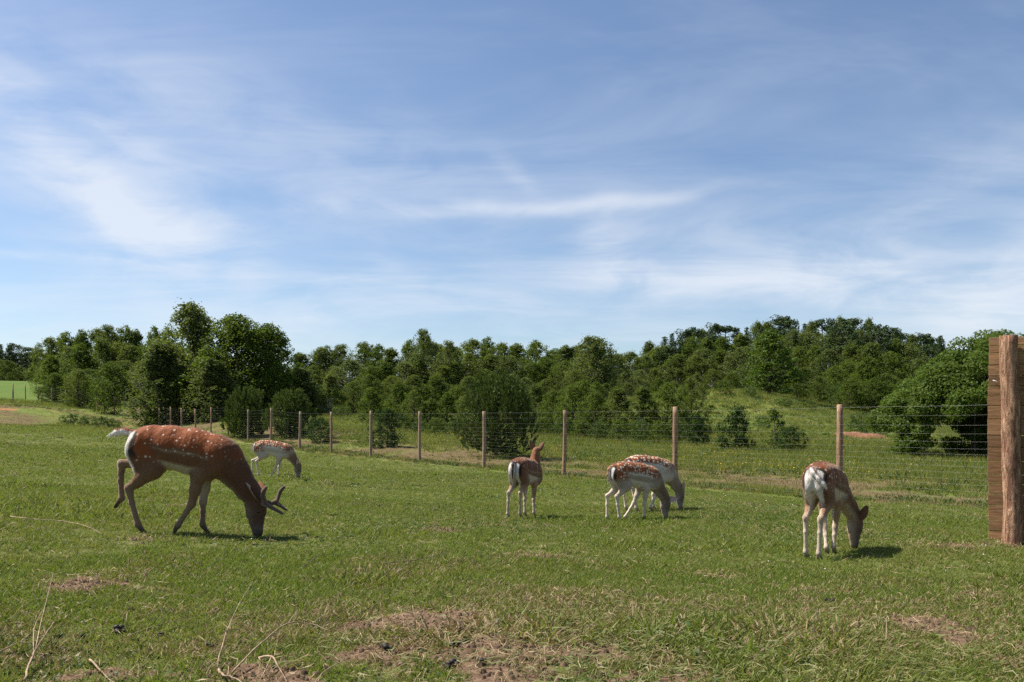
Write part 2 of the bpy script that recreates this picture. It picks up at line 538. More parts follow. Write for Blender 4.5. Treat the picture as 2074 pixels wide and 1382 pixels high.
def broadleaf(key, seed, H, Wd, prof, nclump, nleaf, leaf, leafmat, barkmat, bottom=.08, crad=(.55, 1.0), flat=.8, inner=.25, stemr=.02, upw=.3, jit=.7):
    """crown of leaf clumps in an envelope given by prof(t) (0..1), limbs from the trunk into clumps"""
    rs = np.random.RandomState(seed); crown = MB(); trunk = MB()
    lean = rs.normal(size=2) * .02 * H
    def axis(t): return np.array([lean[0] * t * t + .01 * H * math.sin(t * 5 + seed), lean[1] * t * t, t * H])
    ts = np.linspace(0, .93, 9)
    trunk.tube([axis(t) for t in ts], [H * stemr * (1 - .9 * t) + .015 for t in ts], 8)
    # boughs: lumps of crown of uneven size, so that the outline is irregular
    nb = 9 + int(rs.rand() * 6)
    boughs = []
    for q in range(nb):
        t = bottom + (1 - bottom) * (q + .2 + .6 * rs.rand()) / nb
        a = q * 2.4 + rs.normal() * .6
        env = prof(min(t, .97)) * Wd / 2
        br = Wd * (.17 + .12 * rs.rand()) * (.6 + .4 * prof(t))
        rr = max(env * (1.05 + .25 * rs.rand()) - br * .8, 0) * (1 if t < .85 else .4)
        c = axis(t) + np.array([math.cos(a) * rr, math.sin(a) * rr, 0])
        c[2] = min(c[2], H - br * (1.2 + .5 * rs.rand()))
        boughs.append((c, br, t))
    for q in range(nclump):
        if rs.rand() < .72:
            bc, br, t = boughs[rs.randint(nb)]
            d = unit(rs.normal(size=3)) * br * (.45 + .55 * rs.rand() ** .5) * np.array([1, 1, 1.5])
            c = bc + d; cr = (crad[0] + (crad[1] - crad[0]) * rs.rand()) * (Wd / 5) * .72
            c[2] = max(c[2], cr * .5)
            rr = math.hypot(c[0], c[1])
        else:
            t = bottom + (1 - bottom) * rs.rand() ** .9 * .95
            a = rs.rand() * 2 * math.pi
            env = prof(t) * Wd / 2 * .85
            rr = env * (inner + (1 - inner) * rs.rand() ** .45)
            cr = (crad[0] + (crad[1] - crad[0]) * rs.rand()) * (Wd / 5) * (.55 + .45 * prof(t))
            rr = max(rr - cr * .45, 0)
            c = axis(t) + np.array([math.cos(a) * rr, math.sin(a) * rr, 0])
        c[2] = min(c[2], H - cr * flat * .7)
        crown.add(*blob_leaves(rs, c, (cr, cr, cr * flat), int(nleaf * (cr ** 2) / ((Wd / 5) ** 2) + 12), leaf, .1, upw, jit))
        if q % 4 == 0 and rr > .1 * Wd:
            tb = max(min(t, c[2] / H) - .12 - .1 * rs.rand(), .05)
            p0 = axis(tb); mid = (p0 + c) / 2 + np.array([0, 0, -.02 * H])
            trunk.tube([p0, mid, c], [H * stemr * .45 * (1 - tb) + .012, H * stemr * .28 * (1 - tb) + .008, .006], 5)
    # loose twigs that break the outline
    n = nclump * 8
    t = bottom + (1 - bottom) * rs.rand(n); a = rs.rand(n) * 2 * math.pi
    pr = np.array([prof(x) for x in t]) * Wd / 2 * (.9 + .2 * rs.rand(n))
    C = np.stack([np.cos(a) * pr, np.sin(a) * pr, t * H], 1) + rs.normal(size=(n, 3)) * .12
    crown.add(*leaf_quads(C, rs.normal(size=(n, 3)) + np.array([0, 0, .4]), leaf * 1.1, leaf * .8, rs))
    finish(key, crown, trunk, H, Wd, leafmat, barkmat)

ovoid = lambda t: max(.08, min(1, (1 - t) * 2.1) ** .6 * min(1, .62 + t * 1.1))
taper = lambda t: max(.08, (1 - t ** 1.5) ** .75 * min(1, .72 + t * 1.4))
column = lambda t: max(.05, min(1, (1 - t) * 3.2) ** .6 * min(1, .6 + t * 2))
dome = lambda t: max(.05, (1 - t ** 2.4) ** .6 * min(1, .75 + t * 1.2))

broadleaf('birch_a', 1, 10, 5.0, ovoid, 220, 165, .16, M_BIRCH, M_BIRCHBARK, .03, (.36, .74), 1.2)
broadleaf('birch_b', 2, 10, 4.6, taper, 220, 165, .16, M_BIRCH, M_BIRCHBARK, .03, (.36, .74), 1.2)
broadleaf('birch_c', 3, 10, 5.4, ovoid, 220, 165, .16, M_WILLOW, M_BIRCHBARK, .03, (.36, .74), 1.2)
broadleaf('aspen_a', 4, 10, 5.2, ovoid, 220, 165, .16, M_ASPEN, M_BARK, .03, (.36, .74), 1.2)
broadleaf('aspen_b', 5, 10, 4.8, taper, 220, 165, .16, M_ASPEN, M_BARK, .03, (.36, .74), 1.2)
broadleaf('aspen_c', 6, 10, 5.6, dome, 220, 165, .16, M_BIRCH, M_BARK, .03, (.36, .74), 1.2)
broadleaf('maple', 7, 10, 7.0, taper, 150, 90, .24, M_MAPLE, M_BARK, .06, (.5, .9), .42, .3, .024)
broadleaf('tall_a', 8, 12, 7.2, ovoid, 360, 230, .19, M_WILLOW, M_BARK, .02, (.36, .70), 1.15, .15)
broadleaf('tall_b', 9, 12, 7.6, dome, 380, 230, .19, M_ASPEN, M_BARK, .02, (.36, .70), 1.15, .15)
broadleaf('tall_c', 10, 12, 6.2, taper, 340, 230, .19, M_WILLOW, M_BARK, .02, (.36, .68), 1.15, .15)
broadleaf('bush_a', 11, 3, 3.6, dome, 80, 95, .11, M_BUSH, M_BARK, .05, (.42, .8), .8, .3, .012)
broadleaf('bush_b', 12, 3, 3.0, dome, 75, 95, .11, M_ASPEN, M_BARK, .05, (.42, .8), .9, .3, .012)
broadleaf('juniper_a', 13, 3, 2.2, dome, 90, 230, .085, M_JUNIPER, M_BARK, .03, (.42, .8), 1.1, .3, .012, .6)
broadleaf('juniper_b', 14, 3, 3.0, dome, 110, 220, .085, M_JUNIPER, M_BARK, .03, (.42, .75), 1.0, .3, .012, .6)
broadleaf('sapling', 15, 4.5, 3.0, taper, 80, 95, .13, M_ASPEN, M_BARK, .04, (.42, .8), .9, .3, .012)

def spruce(key, seed, H, Wd, mat, nl=26, leaf=.30):
    rs = np.random.RandomState(seed); crown = MB(); trunk = MB()
    trunk.tube([(0, 0, 0), (0, 0, H * .5), (0, 0, H * .98)], [H * .018, H * .01, .02], 8)
    for l in range(nl):
        t = .06 + .93 * l / nl
        nb = max(5, int(11 * (1 - t) + 4)); rmax = Wd / 2 * (1 - t) ** .85 * (.8 + .35 * rs.rand())
        for k in range(nb):
            a = 2 * math.pi * (k + rs.rand() * .7) / nb
            Lb = rmax * (.75 + .4 * rs.rand()) + .12
            d = np.array([math.cos(a), math.sin(a), 0.0])
            n = int(14 + 26 * Lb / (Wd / 2))
            s = rs.rand(n) ** .7
            C = d * (s * Lb)[:, None] + np.array([0, 0, t * H]) + np.outer(-.22 * Lb * s + .10 * Lb * s ** 3, [0, 0, 1])
            C = C + rs.normal(size=(n, 3)) * np.array([.10, .10, .09]) * (Wd / 4)
            N = np.array([0, 0, 1.0]) + d * .35 + rs.normal(size=(n, 3)) * .5
            crown.add(*leaf_quads(C, N, leaf * (.7 + .6 * rs.rand(n)), leaf * .42, rs, along=np.tile(d + np.array([0, 0, -.25]), (n, 1))))
            if l % 2 == 0 and k % 2 == 0:
                trunk.tube([(0, 0, t * H), tuple(d * Lb * .8 + np.array([0, 0, t * H - .15 * Lb]))], [.03, .008], 4)
    finish(key, crown, trunk, H, Wd, mat, M_BARK)
spruce('spruce_a', 21, 11, 4.6, M_CONIFER)
spruce('spruce_b', 22, 11, 3.8, M_CONIFER, 30)

def pine(key, seed, H, Wd, mat):
    rs = np.random.RandomState(seed); crown = MB(); trunk = MB()
    trunk.tube([(0, 0, 0), (.1, .05, H * .5), (.15, 0, H * .95)], [H * .02, H * .014, .03], 8)
    for q in range(95):
        t = .12 + .86 * rs.rand(); a = rs.rand() * 6.28
        env = Wd / 2 * (math.sin(math.pi * min(1, (t - .12) / .95)) ** .6)
        rr = env * rs.rand() ** .5
        c = np.array([math.cos(a) * rr, math.sin(a) * rr, t * H])
        cr = .50 + .4 * rs.rand()
        crown.add(*blob_leaves(rs, c, (cr, cr, cr * .72), 85, .20, .35, .6, .8))
        if q % 2 == 0: trunk.tube([(.1, 0, t * H - .5), tuple(c)], [.05, .012], 4)
    finish(key, crown, trunk, H, Wd, mat, M_BARK)
pine('pine_a', 31, 11, 5.4, M_CONIFER)
pine('pine_b', 32, 11, 4.8, M_CONIFER)

def young_pine(key, seed, H, Wd, mat, shoots=330):
    """bushy young pine: upright candles of needles all over a rounded body"""
    rs = np.random.RandomState(seed); crown = MB(); trunk = MB()
    trunk.tube([(0, 0, 0), (0, 0, H * .5), (.03, .02, H * .9)], [H * .02, H * .012, .01], 8)
    for q in range(shoots):
        t = rs.rand() ** .8; a = rs.rand() * 6.28
        env = Wd / 2 * dome(t * .95) * (.45 + .55 * rs.rand() ** .5)
        top = H * (.06 + .82 * t)
        base = np.array([math.cos(a) * env, math.sin(a) * env, top])
        out = np.array([math.cos(a), math.sin(a), 0]) * (.55 * (1 - t) + .1)
        d = unit(out + np.array([0, 0, 1.0]) + rs.normal(size=3) * .12)
        Ls = H * (.10 + .09 * rs.rand()) * (.8 + .5 * t)
        n = 46
        s = rs.rand(n)
        side = rs.normal(size=(n, 3)); side = unit(side - d * (side @ d)[:, None])
        C = base + d * (s * Ls)[:, None] + side * .045
        al = unit(side * (.9 - .5 * s)[:, None] + d)
        N = np.cross(al, rs.normal(size=(n, 3)))
        crown.add(*leaf_quads(C, N, .15, .036, rs, along=al))
        if q % 4 == 0:
            trunk.tube([(0, 0, top * .6), tuple(base * np.array([.6, .6, .9])), tuple(base + d * Ls * .6)], [.02, .012, .004], 4)
    for q in range(45):
        t = rs.rand(); a = rs.rand() * 6.28; rr = Wd / 2 * dome(t) * .65 * rs.rand() ** .5
        crown.add(*blob_leaves(rs, (math.cos(a) * rr, math.sin(a) * rr, H * (.05 + .75 * t)), (.38, .38, .33), 70, .10, .3, .5, .8))
    finish(key, crown, trunk, H, Wd, mat, M_BARK)
young_pine('young_pine_a', 41, 3.6, 3.4, M_YPINE)
young_pine('young_pine_b', 42, 2.4, 2.6, M_YPINE, 260)

def oak(key, seed):
    """broad oak: limbs spread from a short bole, foliage hangs low on its right flank with a gap to the left of the bole"""
    rs = np.random.RandomState(seed); crown = MB(); trunk = MB()
    H, Wd = 6.6, 8.0
    trunk.tube([(-.75, 0, -.1), (-.75, 0, .9), (-.6, 0, 1.8), (-.3, .1, 3.2), (0, .1, 4.8)], [.34, .27, .24, .17, .06], 10)
    clumps = []
    for q in range(230):
        x = -3.7 + 7.3 * rs.rand(); y = rs.normal() * 1.3
        ztop = float(np.interp(x, [-3.7, -2.9, -2, -.6, 1, 3.6], [2.9, 4.0, 4.9, 6.1, 6.4, 4.2])) - .25 - .12 * y * y
        zbot = 1.75 + .15 * math.sin(x * 3)
        if x < -3.1: zbot = 1.3
        elif x < -1.5: zbot = 2.15
        clumps.append((x, y, zbot + max(ztop - zbot, .2) * rs.rand() ** .6, .34 + .34 * rs.rand()))
    for q in range(30):   # low drooping foliage at the far left
        clumps.append((-3.55 + rs.rand() * .55, rs.normal() * .5, .25 + 1.4 * rs.rand(), .22 + .18 * rs.rand()))
    for q in range(42):   # undergrowth round the bole
        clumps.append((-1.25 + rs.rand() * 1.9, rs.normal() * .7, .2 + 1.5 * rs.rand(), .28 + .22 * rs.rand()))
    for k, (x, y, z, cr) in enumerate(clumps):
        crown.add(*blob_leaves(rs, (x, y, z), (cr, cr, cr * .9), int(780 * cr * cr / .36), .082, .35, .30, .9))
        if k < 230 and k % 3 == 0:
            trunk.tube([(-.5, .05, 1.6 + rs.rand() * 1.4), (x * .5 - .2, y * .5, z * .5 + 1.2), (x, y, z)], [.11, .06, .012], 5)
    finish(key, crown, trunk, H, Wd, M_OAK, M_BARK)
oak('oak', 51)

def plant(kind, key, px, Y, top, wpx, label, cat='tree', group=None, rz=None, sink=0.06, maxasp=None):
    tm, cm, H, Wd = PROTO[key]
    g0 = ground_pt(px, Y)
    zt = at(px, top, Y).z
    h = max(zt - g0.z, .4) + sink
    w = wpx / F * Y
    if maxasp: w = min(w, maxasp * h)
    o = empty(kind, (g0.x, g0.y, g0.z - sink), (random.random() * 6.28 if rz is None else rz))
    o.scale = (w / Wd, w / Wd, h / H)
    obj('trunk', tm, None, o); obj('crown', cm, None, o)
    tag(o, label, cat, group)
    return o

random.seed(5)
# ---- single trees and shrubs that can be told apart
plant('broadleaf_tree', 'tall_a', 388, 84, 616, 155, 'tallest grey-green tree left of centre with rounded crown rising above all others')
plant('broadleaf_tree', 'tall_c', 322, 80, 696, 150, 'grey-green tree leaning on the left flank of the tallest tree')
plant('broadleaf_tree', 'tall_b', 480, 82, 637, 180, 'broad dark green tree just right of the tallest grey-green tree')
plant('broadleaf_tree', 'tall_b', 545, 84, 656, 130, 'dark green tree forming the right edge of the tall left clump')
plant('broadleaf_tree', 'tall_c', 430, 78, 730, 125, 'pale leafy tree at the foot of the two tall left trees')
plant('broadleaf_tree', 'birch_c', 855, 122, 667, 74, 'birch whose pointed crown rises highest over the central wood')
plant('broadleaf_tree', 'birch_c', 906, 118, 690, 62, 'birch just right of the highest crown in the central wood')
plant('broadleaf_tree', 'tall_a', 1203, 105, 682, 104, 'broad flat-topped birch standing above the wood left of the hill')
plant('maple_tree', 'maple', 1556, 104, 668, 120, 'bright green tree with layered boughs on the hillside meadow edge')
plant('oak_tree', 'oak', 2022, 37, 648, 425, 'spreading oak behind the wire fence beside the plank wall', rz=0.0)
plant('young_pine', 'young_pine_a', 1004, 36.5, 762, 168, 'large bushy young pine with upright pale shoots right behind the fence', 'pine')
plant('young_pine', 'young_pine_b', 500, 56, 790, 96, 'young pine with spiky shoots behind the fence left of the far deer', 'pine')
plant('young_pine', 'young_pine_b', 588, 52, 794, 104, 'wide dark young pine behind the fence above the far deer', 'pine')
plant('young_pine', 'juniper_b', 650, 48, 846, 66, 'low dark shrub behind the fence just right of the far deer', 'shrub')
plant('juniper_shrub', 'juniper_b', 784, 42, 828, 78, 'dark round juniper shrub behind the fence in the open meadow gap', 'shrub')
plant('juniper_shrub', 'juniper_a', 1490, 45, 822, 70, 'tall dark juniper shrub right of the nearest thick fence post in the meadow', 'shrub')
plant('juniper_shrub', 'sapling', 1568, 47, 826, 66, 'loose leafy sapling between two dark junipers in the right meadow', 'shrub')
plant('juniper_shrub', 'juniper_b', 1600, 43, 864, 68, 'low dark juniper shrub beside the leafy sapling in the right meadow', 'shrub')
plant('bush', 'bush_a', 1744, 74, 834, 68, 'round green bush beside the red soil strip on the right', 'bush')
plant('bush', 'bush_b', 1852, 40, 885, 44, 'low leafy bush under the left boughs of the oak', 'bush')
plant('bush', 'bush_b', 212, 92, 770, 62, 'round bush at the foot of the left wood beside the field', 'bush')
plant('bush', 'aspen_c', 158, 98, 750, 66, 'small round tree at the left wood corner above the dry slope', 'tree')
for (px, Y, top, w, lab) in ((142, 52, 838, 56, 'leftmost low green bush on the paddock edge'), (172, 53, 844, 48, 'second low green bush from the left on the paddock edge'),
                             (204, 54, 843, 46, 'third low green bush from the left on the paddock edge'), (230, 55, 848, 40, 'low green bush on the paddock edge nearest the antlered deer')):
    plant('bush', 'bush_a', px, Y, top, w, lab, 'bush', 'low bushes on the paddock edge')
M_BANK = bark_mat('red_soil', (.13, .060, .034), (.27, .145, .085), 9)
def soil_heap(px0, px1, Y, h, label):
    x0, x1 = (px0 - 1037) / F * Y, (px1 - 1037) / F * Y; cx, L_ = (x0 + x1) / 2, (x1 - x0) / 2
    zc = tz(cx, Y); V = []; Q = []; nx, ny = 34, 10
    for i in range(nx):
        for j in range(ny):
            u_, v_ = i / (nx - 1) * 2 - 1, j / (ny - 1) * 2 - 1
            x, y = cx + u_ * L_, Y + v_ * 1.1 * (1 + .2 * math.sin(u_ * 5))
            hh = h * max(0, 1 - u_ ** 4) * max(0, 1 - v_ * v_) * (.55 + .9 * float(fbm(np.array([x * 1.6]), np.array([y * 1.6]), 3)[0]))
            V.append((x - cx, y - Y, tz(x, y) - zc + hh - .03))
    for i in range(nx - 1):
        for j in range(ny - 1):
            Q.append((i * ny + j, (i + 1) * ny + j, (i + 1) * ny + j + 1, i * ny + j + 1))
    o = obj('soil_heap', mesh_from('soil_heap', V, Q, True), M_BANK); o.location = (cx, Y, zc)
    tag(o, label, 'soil heap')
soil_heap(1690, 1796, 69, .42, 'long low heap of bare red soil below the round bush on the right')
# shrubs scattered over the hillside meadow
HS = [(1400, 60, 764, 66, 'aspen_c', 'shrubby tree at the left corner of the hillside meadow'), (1352, 56, 775, 84, 'aspen_a', 'leafy tree behind the thickest wire fence post'),
      (1464, 92, 770, 42, 'bush_b', 'dark bush high on the hillside meadow left of the layered tree'), (1520, 92, 784, 44, 'bush_a', 'low spreading bush on the upper hillside meadow'),
      (1590, 88, 806, 56, 'bush_a', 'bush half way down the hillside meadow'), (1440, 75, 820, 40, 'sapling', 'sapling on the hillside meadow slope above the thick post'),
      (1640, 92, 812, 30, 'bush_b', 'smallest bush at the right end of the hillside meadow slope'), (1548, 66, 842, 44, 'bush_a', 'bush low in the hillside meadow above the dark junipers'),
      (1415, 50, 838, 46, 'juniper_a', 'dark shrub at the foot of the leafy tree by the thick post')]
for (px, Y, top, w, key, lab) in HS:
    plant('bush', key, px, Y, top, w, lab, 'bush')

# ---- the woods, tree by tree
PROFILE = [(0, 690), (20, 688), (45, 704), (80, 700), (95, 688), (120, 672), (150, 665), (190, 660), (235, 654), (280, 660), (345, 660), (590, 716), (640, 708), (700, 700),
           (760, 700), (800, 700), (830, 690), (905, 700), (935, 712), (950, 690), (1000, 688), (1040, 694), (1080, 695), (1115, 700), (1140, 704), (1165, 692), (1250, 715), (1300, 700),
           (1340, 680), (1375, 668), (1440, 658), (1490, 655), (1540, 650), (1590, 643), (1640, 650), (1680, 645), (1720, 640), (1770, 645), (1800, 660), (1830, 682), (1860, 676), (1900, 682), (1920, 708), (2000, 720), (2100, 720)]
_px = [p[0] for p in PROFILE]; _py = [p[1] for p in PROFILE]
prof_y = lambda x: float(np.interp(x, _px, _py))
ORD = 'first second third fourth fifth sixth seventh eighth ninth tenth eleventh twelfth thirteenth fourteenth fifteenth sixteenth seventeenth eighteenth nineteenth twentieth'.split()
ORD += ['twenty-' + w_ for w_ in ORD[:9]] + ['thirtieth'] + ['thirty-' + w_ for w_ in ORD[:9]]
LOOK = {'birch_a': 'green birch', 'birch_b': 'slender green birch', 'birch_c': 'grey-green birch', 'aspen_a': 'dark leafy tree', 'aspen_b': 'slender dark tree', 'aspen_c': 'round green tree', 'pine_a': 'dark pine', 'pine_b': 'dark pine',
        'spruce_a': 'pointed spruce', 'spruce_b': 'pointed spruce', 'tall_c': 'grey-green tree', 'tall_b': 'dark leafy tree', 'bush_a': 'bushy tree'}
def row(x0, x1, step, Y, drop, wid, keys, place, group, kind='broadleaf_tree', jy=10, yj=4, wr=(1.1, 1.7)):
    x = x0; k = 0
    while x <= x1:
        px = x + random.uniform(-.3, .3) * step
        top = prof_y(px) + drop + random.uniform(-.3, 1) * jy
        key = random.choice(keys)
        plant(kind, key, px, Y + random.uniform(-yj, yj), top, wid * random.uniform(*wr), LOOK[key] + ', ' + ORD[k] + ' from the left ' + place, 'tree', group, maxasp=.95)
        x += step; k += 1
BR = ['birch_a', 'birch_b', 'birch_c', 'aspen_a', 'aspen_b', 'aspen_c']
G1 = 'trees of the wood behind the meadow'
row(606, 1300, 32, 138, -5, 60, BR, 'on the skyline of the central wood', G1)
row(600, 1300, 36, 118, 26, 64, BR, 'in the middle band of the central wood', 'trees in the middle of the central wood', jy=16)
row(596, 1310, 40, 98, 58, 70, BR, 'in the lower band of the central wood', 'trees low in the central wood', jy=18)
def front_row(lst):
    for k, (px, Y, top, w) in enumerate(sorted(lst)):
        key = random.choice(['aspen_a', 'aspen_b', 'aspen_c', 'birch_b'])
        plant('broadleaf_tree', key, px, Y, top, w, LOOK[key] + ', ' + ORD[k] + ' from the left in the front row of the central wood', 'tree', 'trees in the front row of the wood')
front_row([(620, 88, 770, 70), (668, 84, 758, 66), (715, 86, 772, 64), (752, 74, 785, 62), (805, 66, 772, 66), (838, 60, 790, 58), (872, 60, 808, 56), (905, 64, 795, 60),
           (945, 66, 800, 70), (1085, 66, 778, 70), (1120, 62, 790, 66), (1160, 60, 778, 74), (1205, 58, 792, 72), (1250, 57, 784, 84), (1300, 56, 782, 80), (1180, 66, 770, 80), (1040, 72, 775, 70), (980, 74, 770, 70)])
# undergrowth along the foot of the central wood
UG = [(604, 86, 822, 46), (640, 82, 826, 40), (690, 80, 822, 44), (735, 72, 838, 40), (775, 70, 840, 42), (822, 60, 842, 44), (850, 57, 850, 40), (886, 56, 846, 52), (918, 58, 852, 42), (946, 60, 846, 44),
      (1064, 62, 838, 50), (1100, 60, 846, 46), (1138, 58, 848, 50), (1176, 57, 850, 48), (1214, 55, 852, 50), (1256, 54, 850, 54), (1296, 53, 850, 50), (1336, 52, 852, 50), (1376, 52, 850, 46), (1426, 62, 846, 40)]
for k, (px, Y, top, w) in enumerate(UG):
    key = ('bush_a', 'bush_b')[k % 2]
    plant('bush', key, px, Y, top, w, ('bright', 'dark')[k % 2] + ' leafy bush, ' + ORD[k] + ' from the left in the undergrowth of the central wood', 'bush', 'undergrowth bushes of the central wood')
# the hill on the right: mixed, conifers along its crest
CF = ['spruce_a', 'pine_a', 'pine_b', 'pine_a', 'pine_b']
row(1318, 1930, 22, 168, 0, 46, CF + ['aspen_c', 'birch_a'], 'along the crest of the wooded hill', 'conifers on the hill crest', 'conifer_tree', jy=7)
row(1300, 1930, 34, 150, 18, 60, BR + ['pine_a'], 'just below the wooded hill crest', 'trees on the wooded hill', jy=12)
row(1290, 1930, 36, 134, 48, 66, BR, 'half way up the wooded hill', 'trees half way up the wooded hill', jy=16)
row(1300, 1930, 38, 120, 84, 70, ['aspen_a', 'aspen_b', 'birch_a', 'birch_c', 'aspen_c'], 'low on the wooded hill', 'trees low on the wooded hill', jy=16)
row(1620, 1940, 36, 108, 118, 66, ['aspen_a', 'aspen_c', 'bush_a'], 'at the foot of the wooded hill', 'trees at the foot of the wooded hill', jy=16)
row(1310, 1430, 38, 84, 110, 62, ['aspen_a', 'aspen_c', 'birch_a'], 'between central wood and hillside meadow', 'trees between wood and hillside meadow', jy=14)
# the left wood
row(352, 590, 36, 98, 30, 66, ['birch_c', 'aspen_a', 'aspen_c'], 'close behind the tall left clump', 'trees behind the tall left clump', jy=12)
row(100, 340, 30, 136, 0, 58, BR, 'on the skyline of the left wood', 'trees of the left wood', jy=8)
row(104, 330, 32, 122, 30, 62, BR, 'in the middle of the left wood', 'trees in the middle of the left wood', jy=16)
row(120, 290, 34, 108, 74, 62, ['aspen_a', 'aspen_c', 'birch_c'], 'at the foot of the left wood', 'trees at the foot of the left wood', jy=16)
row(600, 600, 40, 86, 30, 60, ['tall_c'], 'tucked behind the right edge of the tall left clump', 'narrow tree')
# far left, across the field
row(-60, 110, 26, 185, 60, 56, ['aspen_a', 'aspen_c', 'birch_c'], 'along the far field edge at left', 'trees along the far field edge', jy=8)
row(-60, 100, 13, 235, 6, 30, ['spruce_a', 'spruce_b', 'pine_a', 'pine_b'], 'among far conifers beyond the field', 'far conifers beyond the field', 'conifer_tree', jy=16)
row(-60, 125, 20, 205, 34, 52, BR, 'among far trees above the field', 'far trees above the field', jy=12)
row(-60, -20, 30, 150, 60, 60, BR, 'by the left edge of the view', 'trees past the left edge')
# to the right of the view, behind the plank wall
row(1960, 2200, 42, 120, 0, 70, BR, 'behind the oak at the right edge', 'trees behind the oak')
plant('spruce_tree', 'spruce_b', 1905, 140, 676, 44, 'pointed spruce at the right shoulder of the hill beside the oak')

# ------------------------------------------------------------------ wire fence
M_POST, t, b = new_mat('peeled_pine_post', .8, .15)
tcn = t.n('ShaderNodeTexCoord'); oi = t.n('ShaderNodeObjectInfo')
n1 = t.noise(t.mapping(tcn.outputs['Object'], (1, 1, .12)), 22, 6, .7); n2 = t.noise(tcn.outputs['Object'], 3.0, 5, .6)
pc = t.mix(t.ramp(n1, .3, .7), (.15, .085, .052), (.38, .245, .155))
pc = t.mix(t.m('MULTIPLY', t.ramp(n2, .45, .7), .6), pc, (.20, .10, .065))
pc = t.mix(t.m('MULTIPLY', oi.outputs['Random'], .45), pc, (.24, .20, .155))
t.link(pc, b.inputs['Base Color'])
bp = t.n('ShaderNodeBump'); bp.inputs['Strength'].default_value = .7; bp.inputs['Distance'].default_value = .02
t.link(n1, bp.inputs['Height']); t.link(bp.outputs[0], b.inputs['Normal'])
M_WIRE, t, b = new_mat('galvanised_wire', .42, .5)
b.inputs['Base Color'].default_value = (.20, .20, .19, 1); b.inputs['Metallic'].default_value = .3

def post_mesh(seed, h, r, bend=.02, seg=12, rings=14):
    rs = np.random.RandomState(seed); V = []; Q = []
    ph = rs.rand() * 6.28
    zs = np.linspace(-.3, h, rings)
    for i, z in enumerate(zs):
        cx = bend * math.sin(z * 1.6 + ph); cy = bend * math.cos(z * 1.1 + ph)
        rr = r * (1.06 - .10 * z / h) * (1 + .04 * rs.normal())
        for k in range(seg):
            a = 6.2832 * k / seg
            q = rr * (1 + .035 * math.sin(3 * a + z * 2 + ph) + .02 * rs.normal())
            V.append((cx + q * math.cos(a), cy + q * math.sin(a), z + (.004 * rs.normal() if i == rings - 1 else 0)))
    for i in range(rings - 1):
        for k in range(seg):
            Q.append((i * seg + k, i * seg + (k + 1) % seg, (i + 1) * seg + (k + 1) % seg, (i + 1) * seg + k))
    n0 = len(V)   # saw-cut top
    for rr in (.6, .02):
        for k in range(seg):
            a = 6.2832 * k / seg
            V.append((V[(rings - 1) * seg][0] * 0 + cx + r * .96 * rr * math.cos(a), cy + r * .96 * rr * math.sin(a), h + .004))
    for k in range(seg):
        k2 = (k + 1) % seg
        Q.append(((rings - 1) * seg + k, (rings - 1) * seg + k2, n0 + k2, n0 + k))
        Q.append((n0 + k, n0 + k2, n0 + seg + k2, n0 + seg + k))
    me = mesh_from('post', V, Q, True); me.materials.append(M_POST)
    return me

fence_pts = []
for n in range(-3, 19):
    x, y = fence_xy(n) if n + FC > .5 else (0, 0)
    x += random.uniform(-.05, .05)
    fence_pts.append(Vector((x, y, tz(x, y))))
for k in range(1, 9):        # the far end bends up along the left wood
    a = fence_pts[21] if k == 1 else p
    p = Vector((a.x - 3.4, a.y + 3.0, 0)); p.z = tz(p.x, p.y)
    fence_pts.append(p)
fx0 = fence_pts[3]
fence = empty('wire_fence', (fx0.x, fx0.y, fx0.z))
tag(fence, 'galvanised wire fence on round wooden posts running across the paddock edge', 'fence')
PH = []
for k, p in enumerate(fence_pts):
    h = 2.02 + random.uniform(-.03, .05)
    PH.append(h)
    near = k < 14
    o = obj('post', post_mesh(100 + k, h, (.062 if k > 4 else .066) * random.uniform(.9, 1.12), .012, 12 if near else 8, 12 if near else 5), None, fence)
    o.location = p - fx0
    o.rotation_euler = (random.uniform(-.02, .02), random.uniform(-.02, .02), random.random() * 6)
WH = [.10, .24, .36, .48, .59, .70, .81, .92, 1.03, 1.15, 1.28, 1.42, 1.58, 1.76, 1.94]
for h in WH:
    mb = MB(); P = []; R = []
    for k in range(len(fence_pts)):
        a = fence_pts[k]
        off = FN * .075
        P.append(Vector((a.x + off.x, a.y + off.y, a.z + h)) - fx0); R.append(.0009 if h < 1.9 else .0015)
        if k + 1 < len(fence_pts):
            b_ = fence_pts[k + 1]
            mid = (a + b_) / 2
            P.append(Vector((mid.x + off.x, mid.y + off.y, mid.z + h - random.uniform(.0, .025))) - fx0); R.append(.0009 if h < 1.9 else .0015)
    mb.tube(P, R, 4, False)
    obj('wire', mb.mesh('wire'), M_WIRE, fence)
mb = MB()
for k in range(0, 12):
    a, b_ = fence_pts[k], fence_pts[k + 1]
    m = max(2, int((b_ - a).length / .30))
    for q in range(1, m):
        c = a.lerp(b_, q / m); off = FN * .075
        mb.tube([Vector((c.x + off.x, c.y + off.y, c.z + WH[0])) - fx0, Vector((c.x + off.x, c.y + off.y, c.z + WH[-1] - .01)) - fx0], [.0004, .0004], 3, False)
o = obj('stay_wires', mb.mesh('stay_wires'), M_WIRE, fence); tag(o, kind='stuff')
# two old stakes in the far field
for (px, Y, h, lab) in ((26, 92, 1.6, 'old grey stake standing in the far left field, left one'), (84, 96, 1.4, 'old grey stake standing in the far left field, right one')):
    g0 = ground_pt(px, Y)
    o = obj('field_stake', post_mesh(int(px), h, .05, .02, 8, 5), None); o.location = g0
    tag(o, lab, 'stake', 'stakes in the far field')

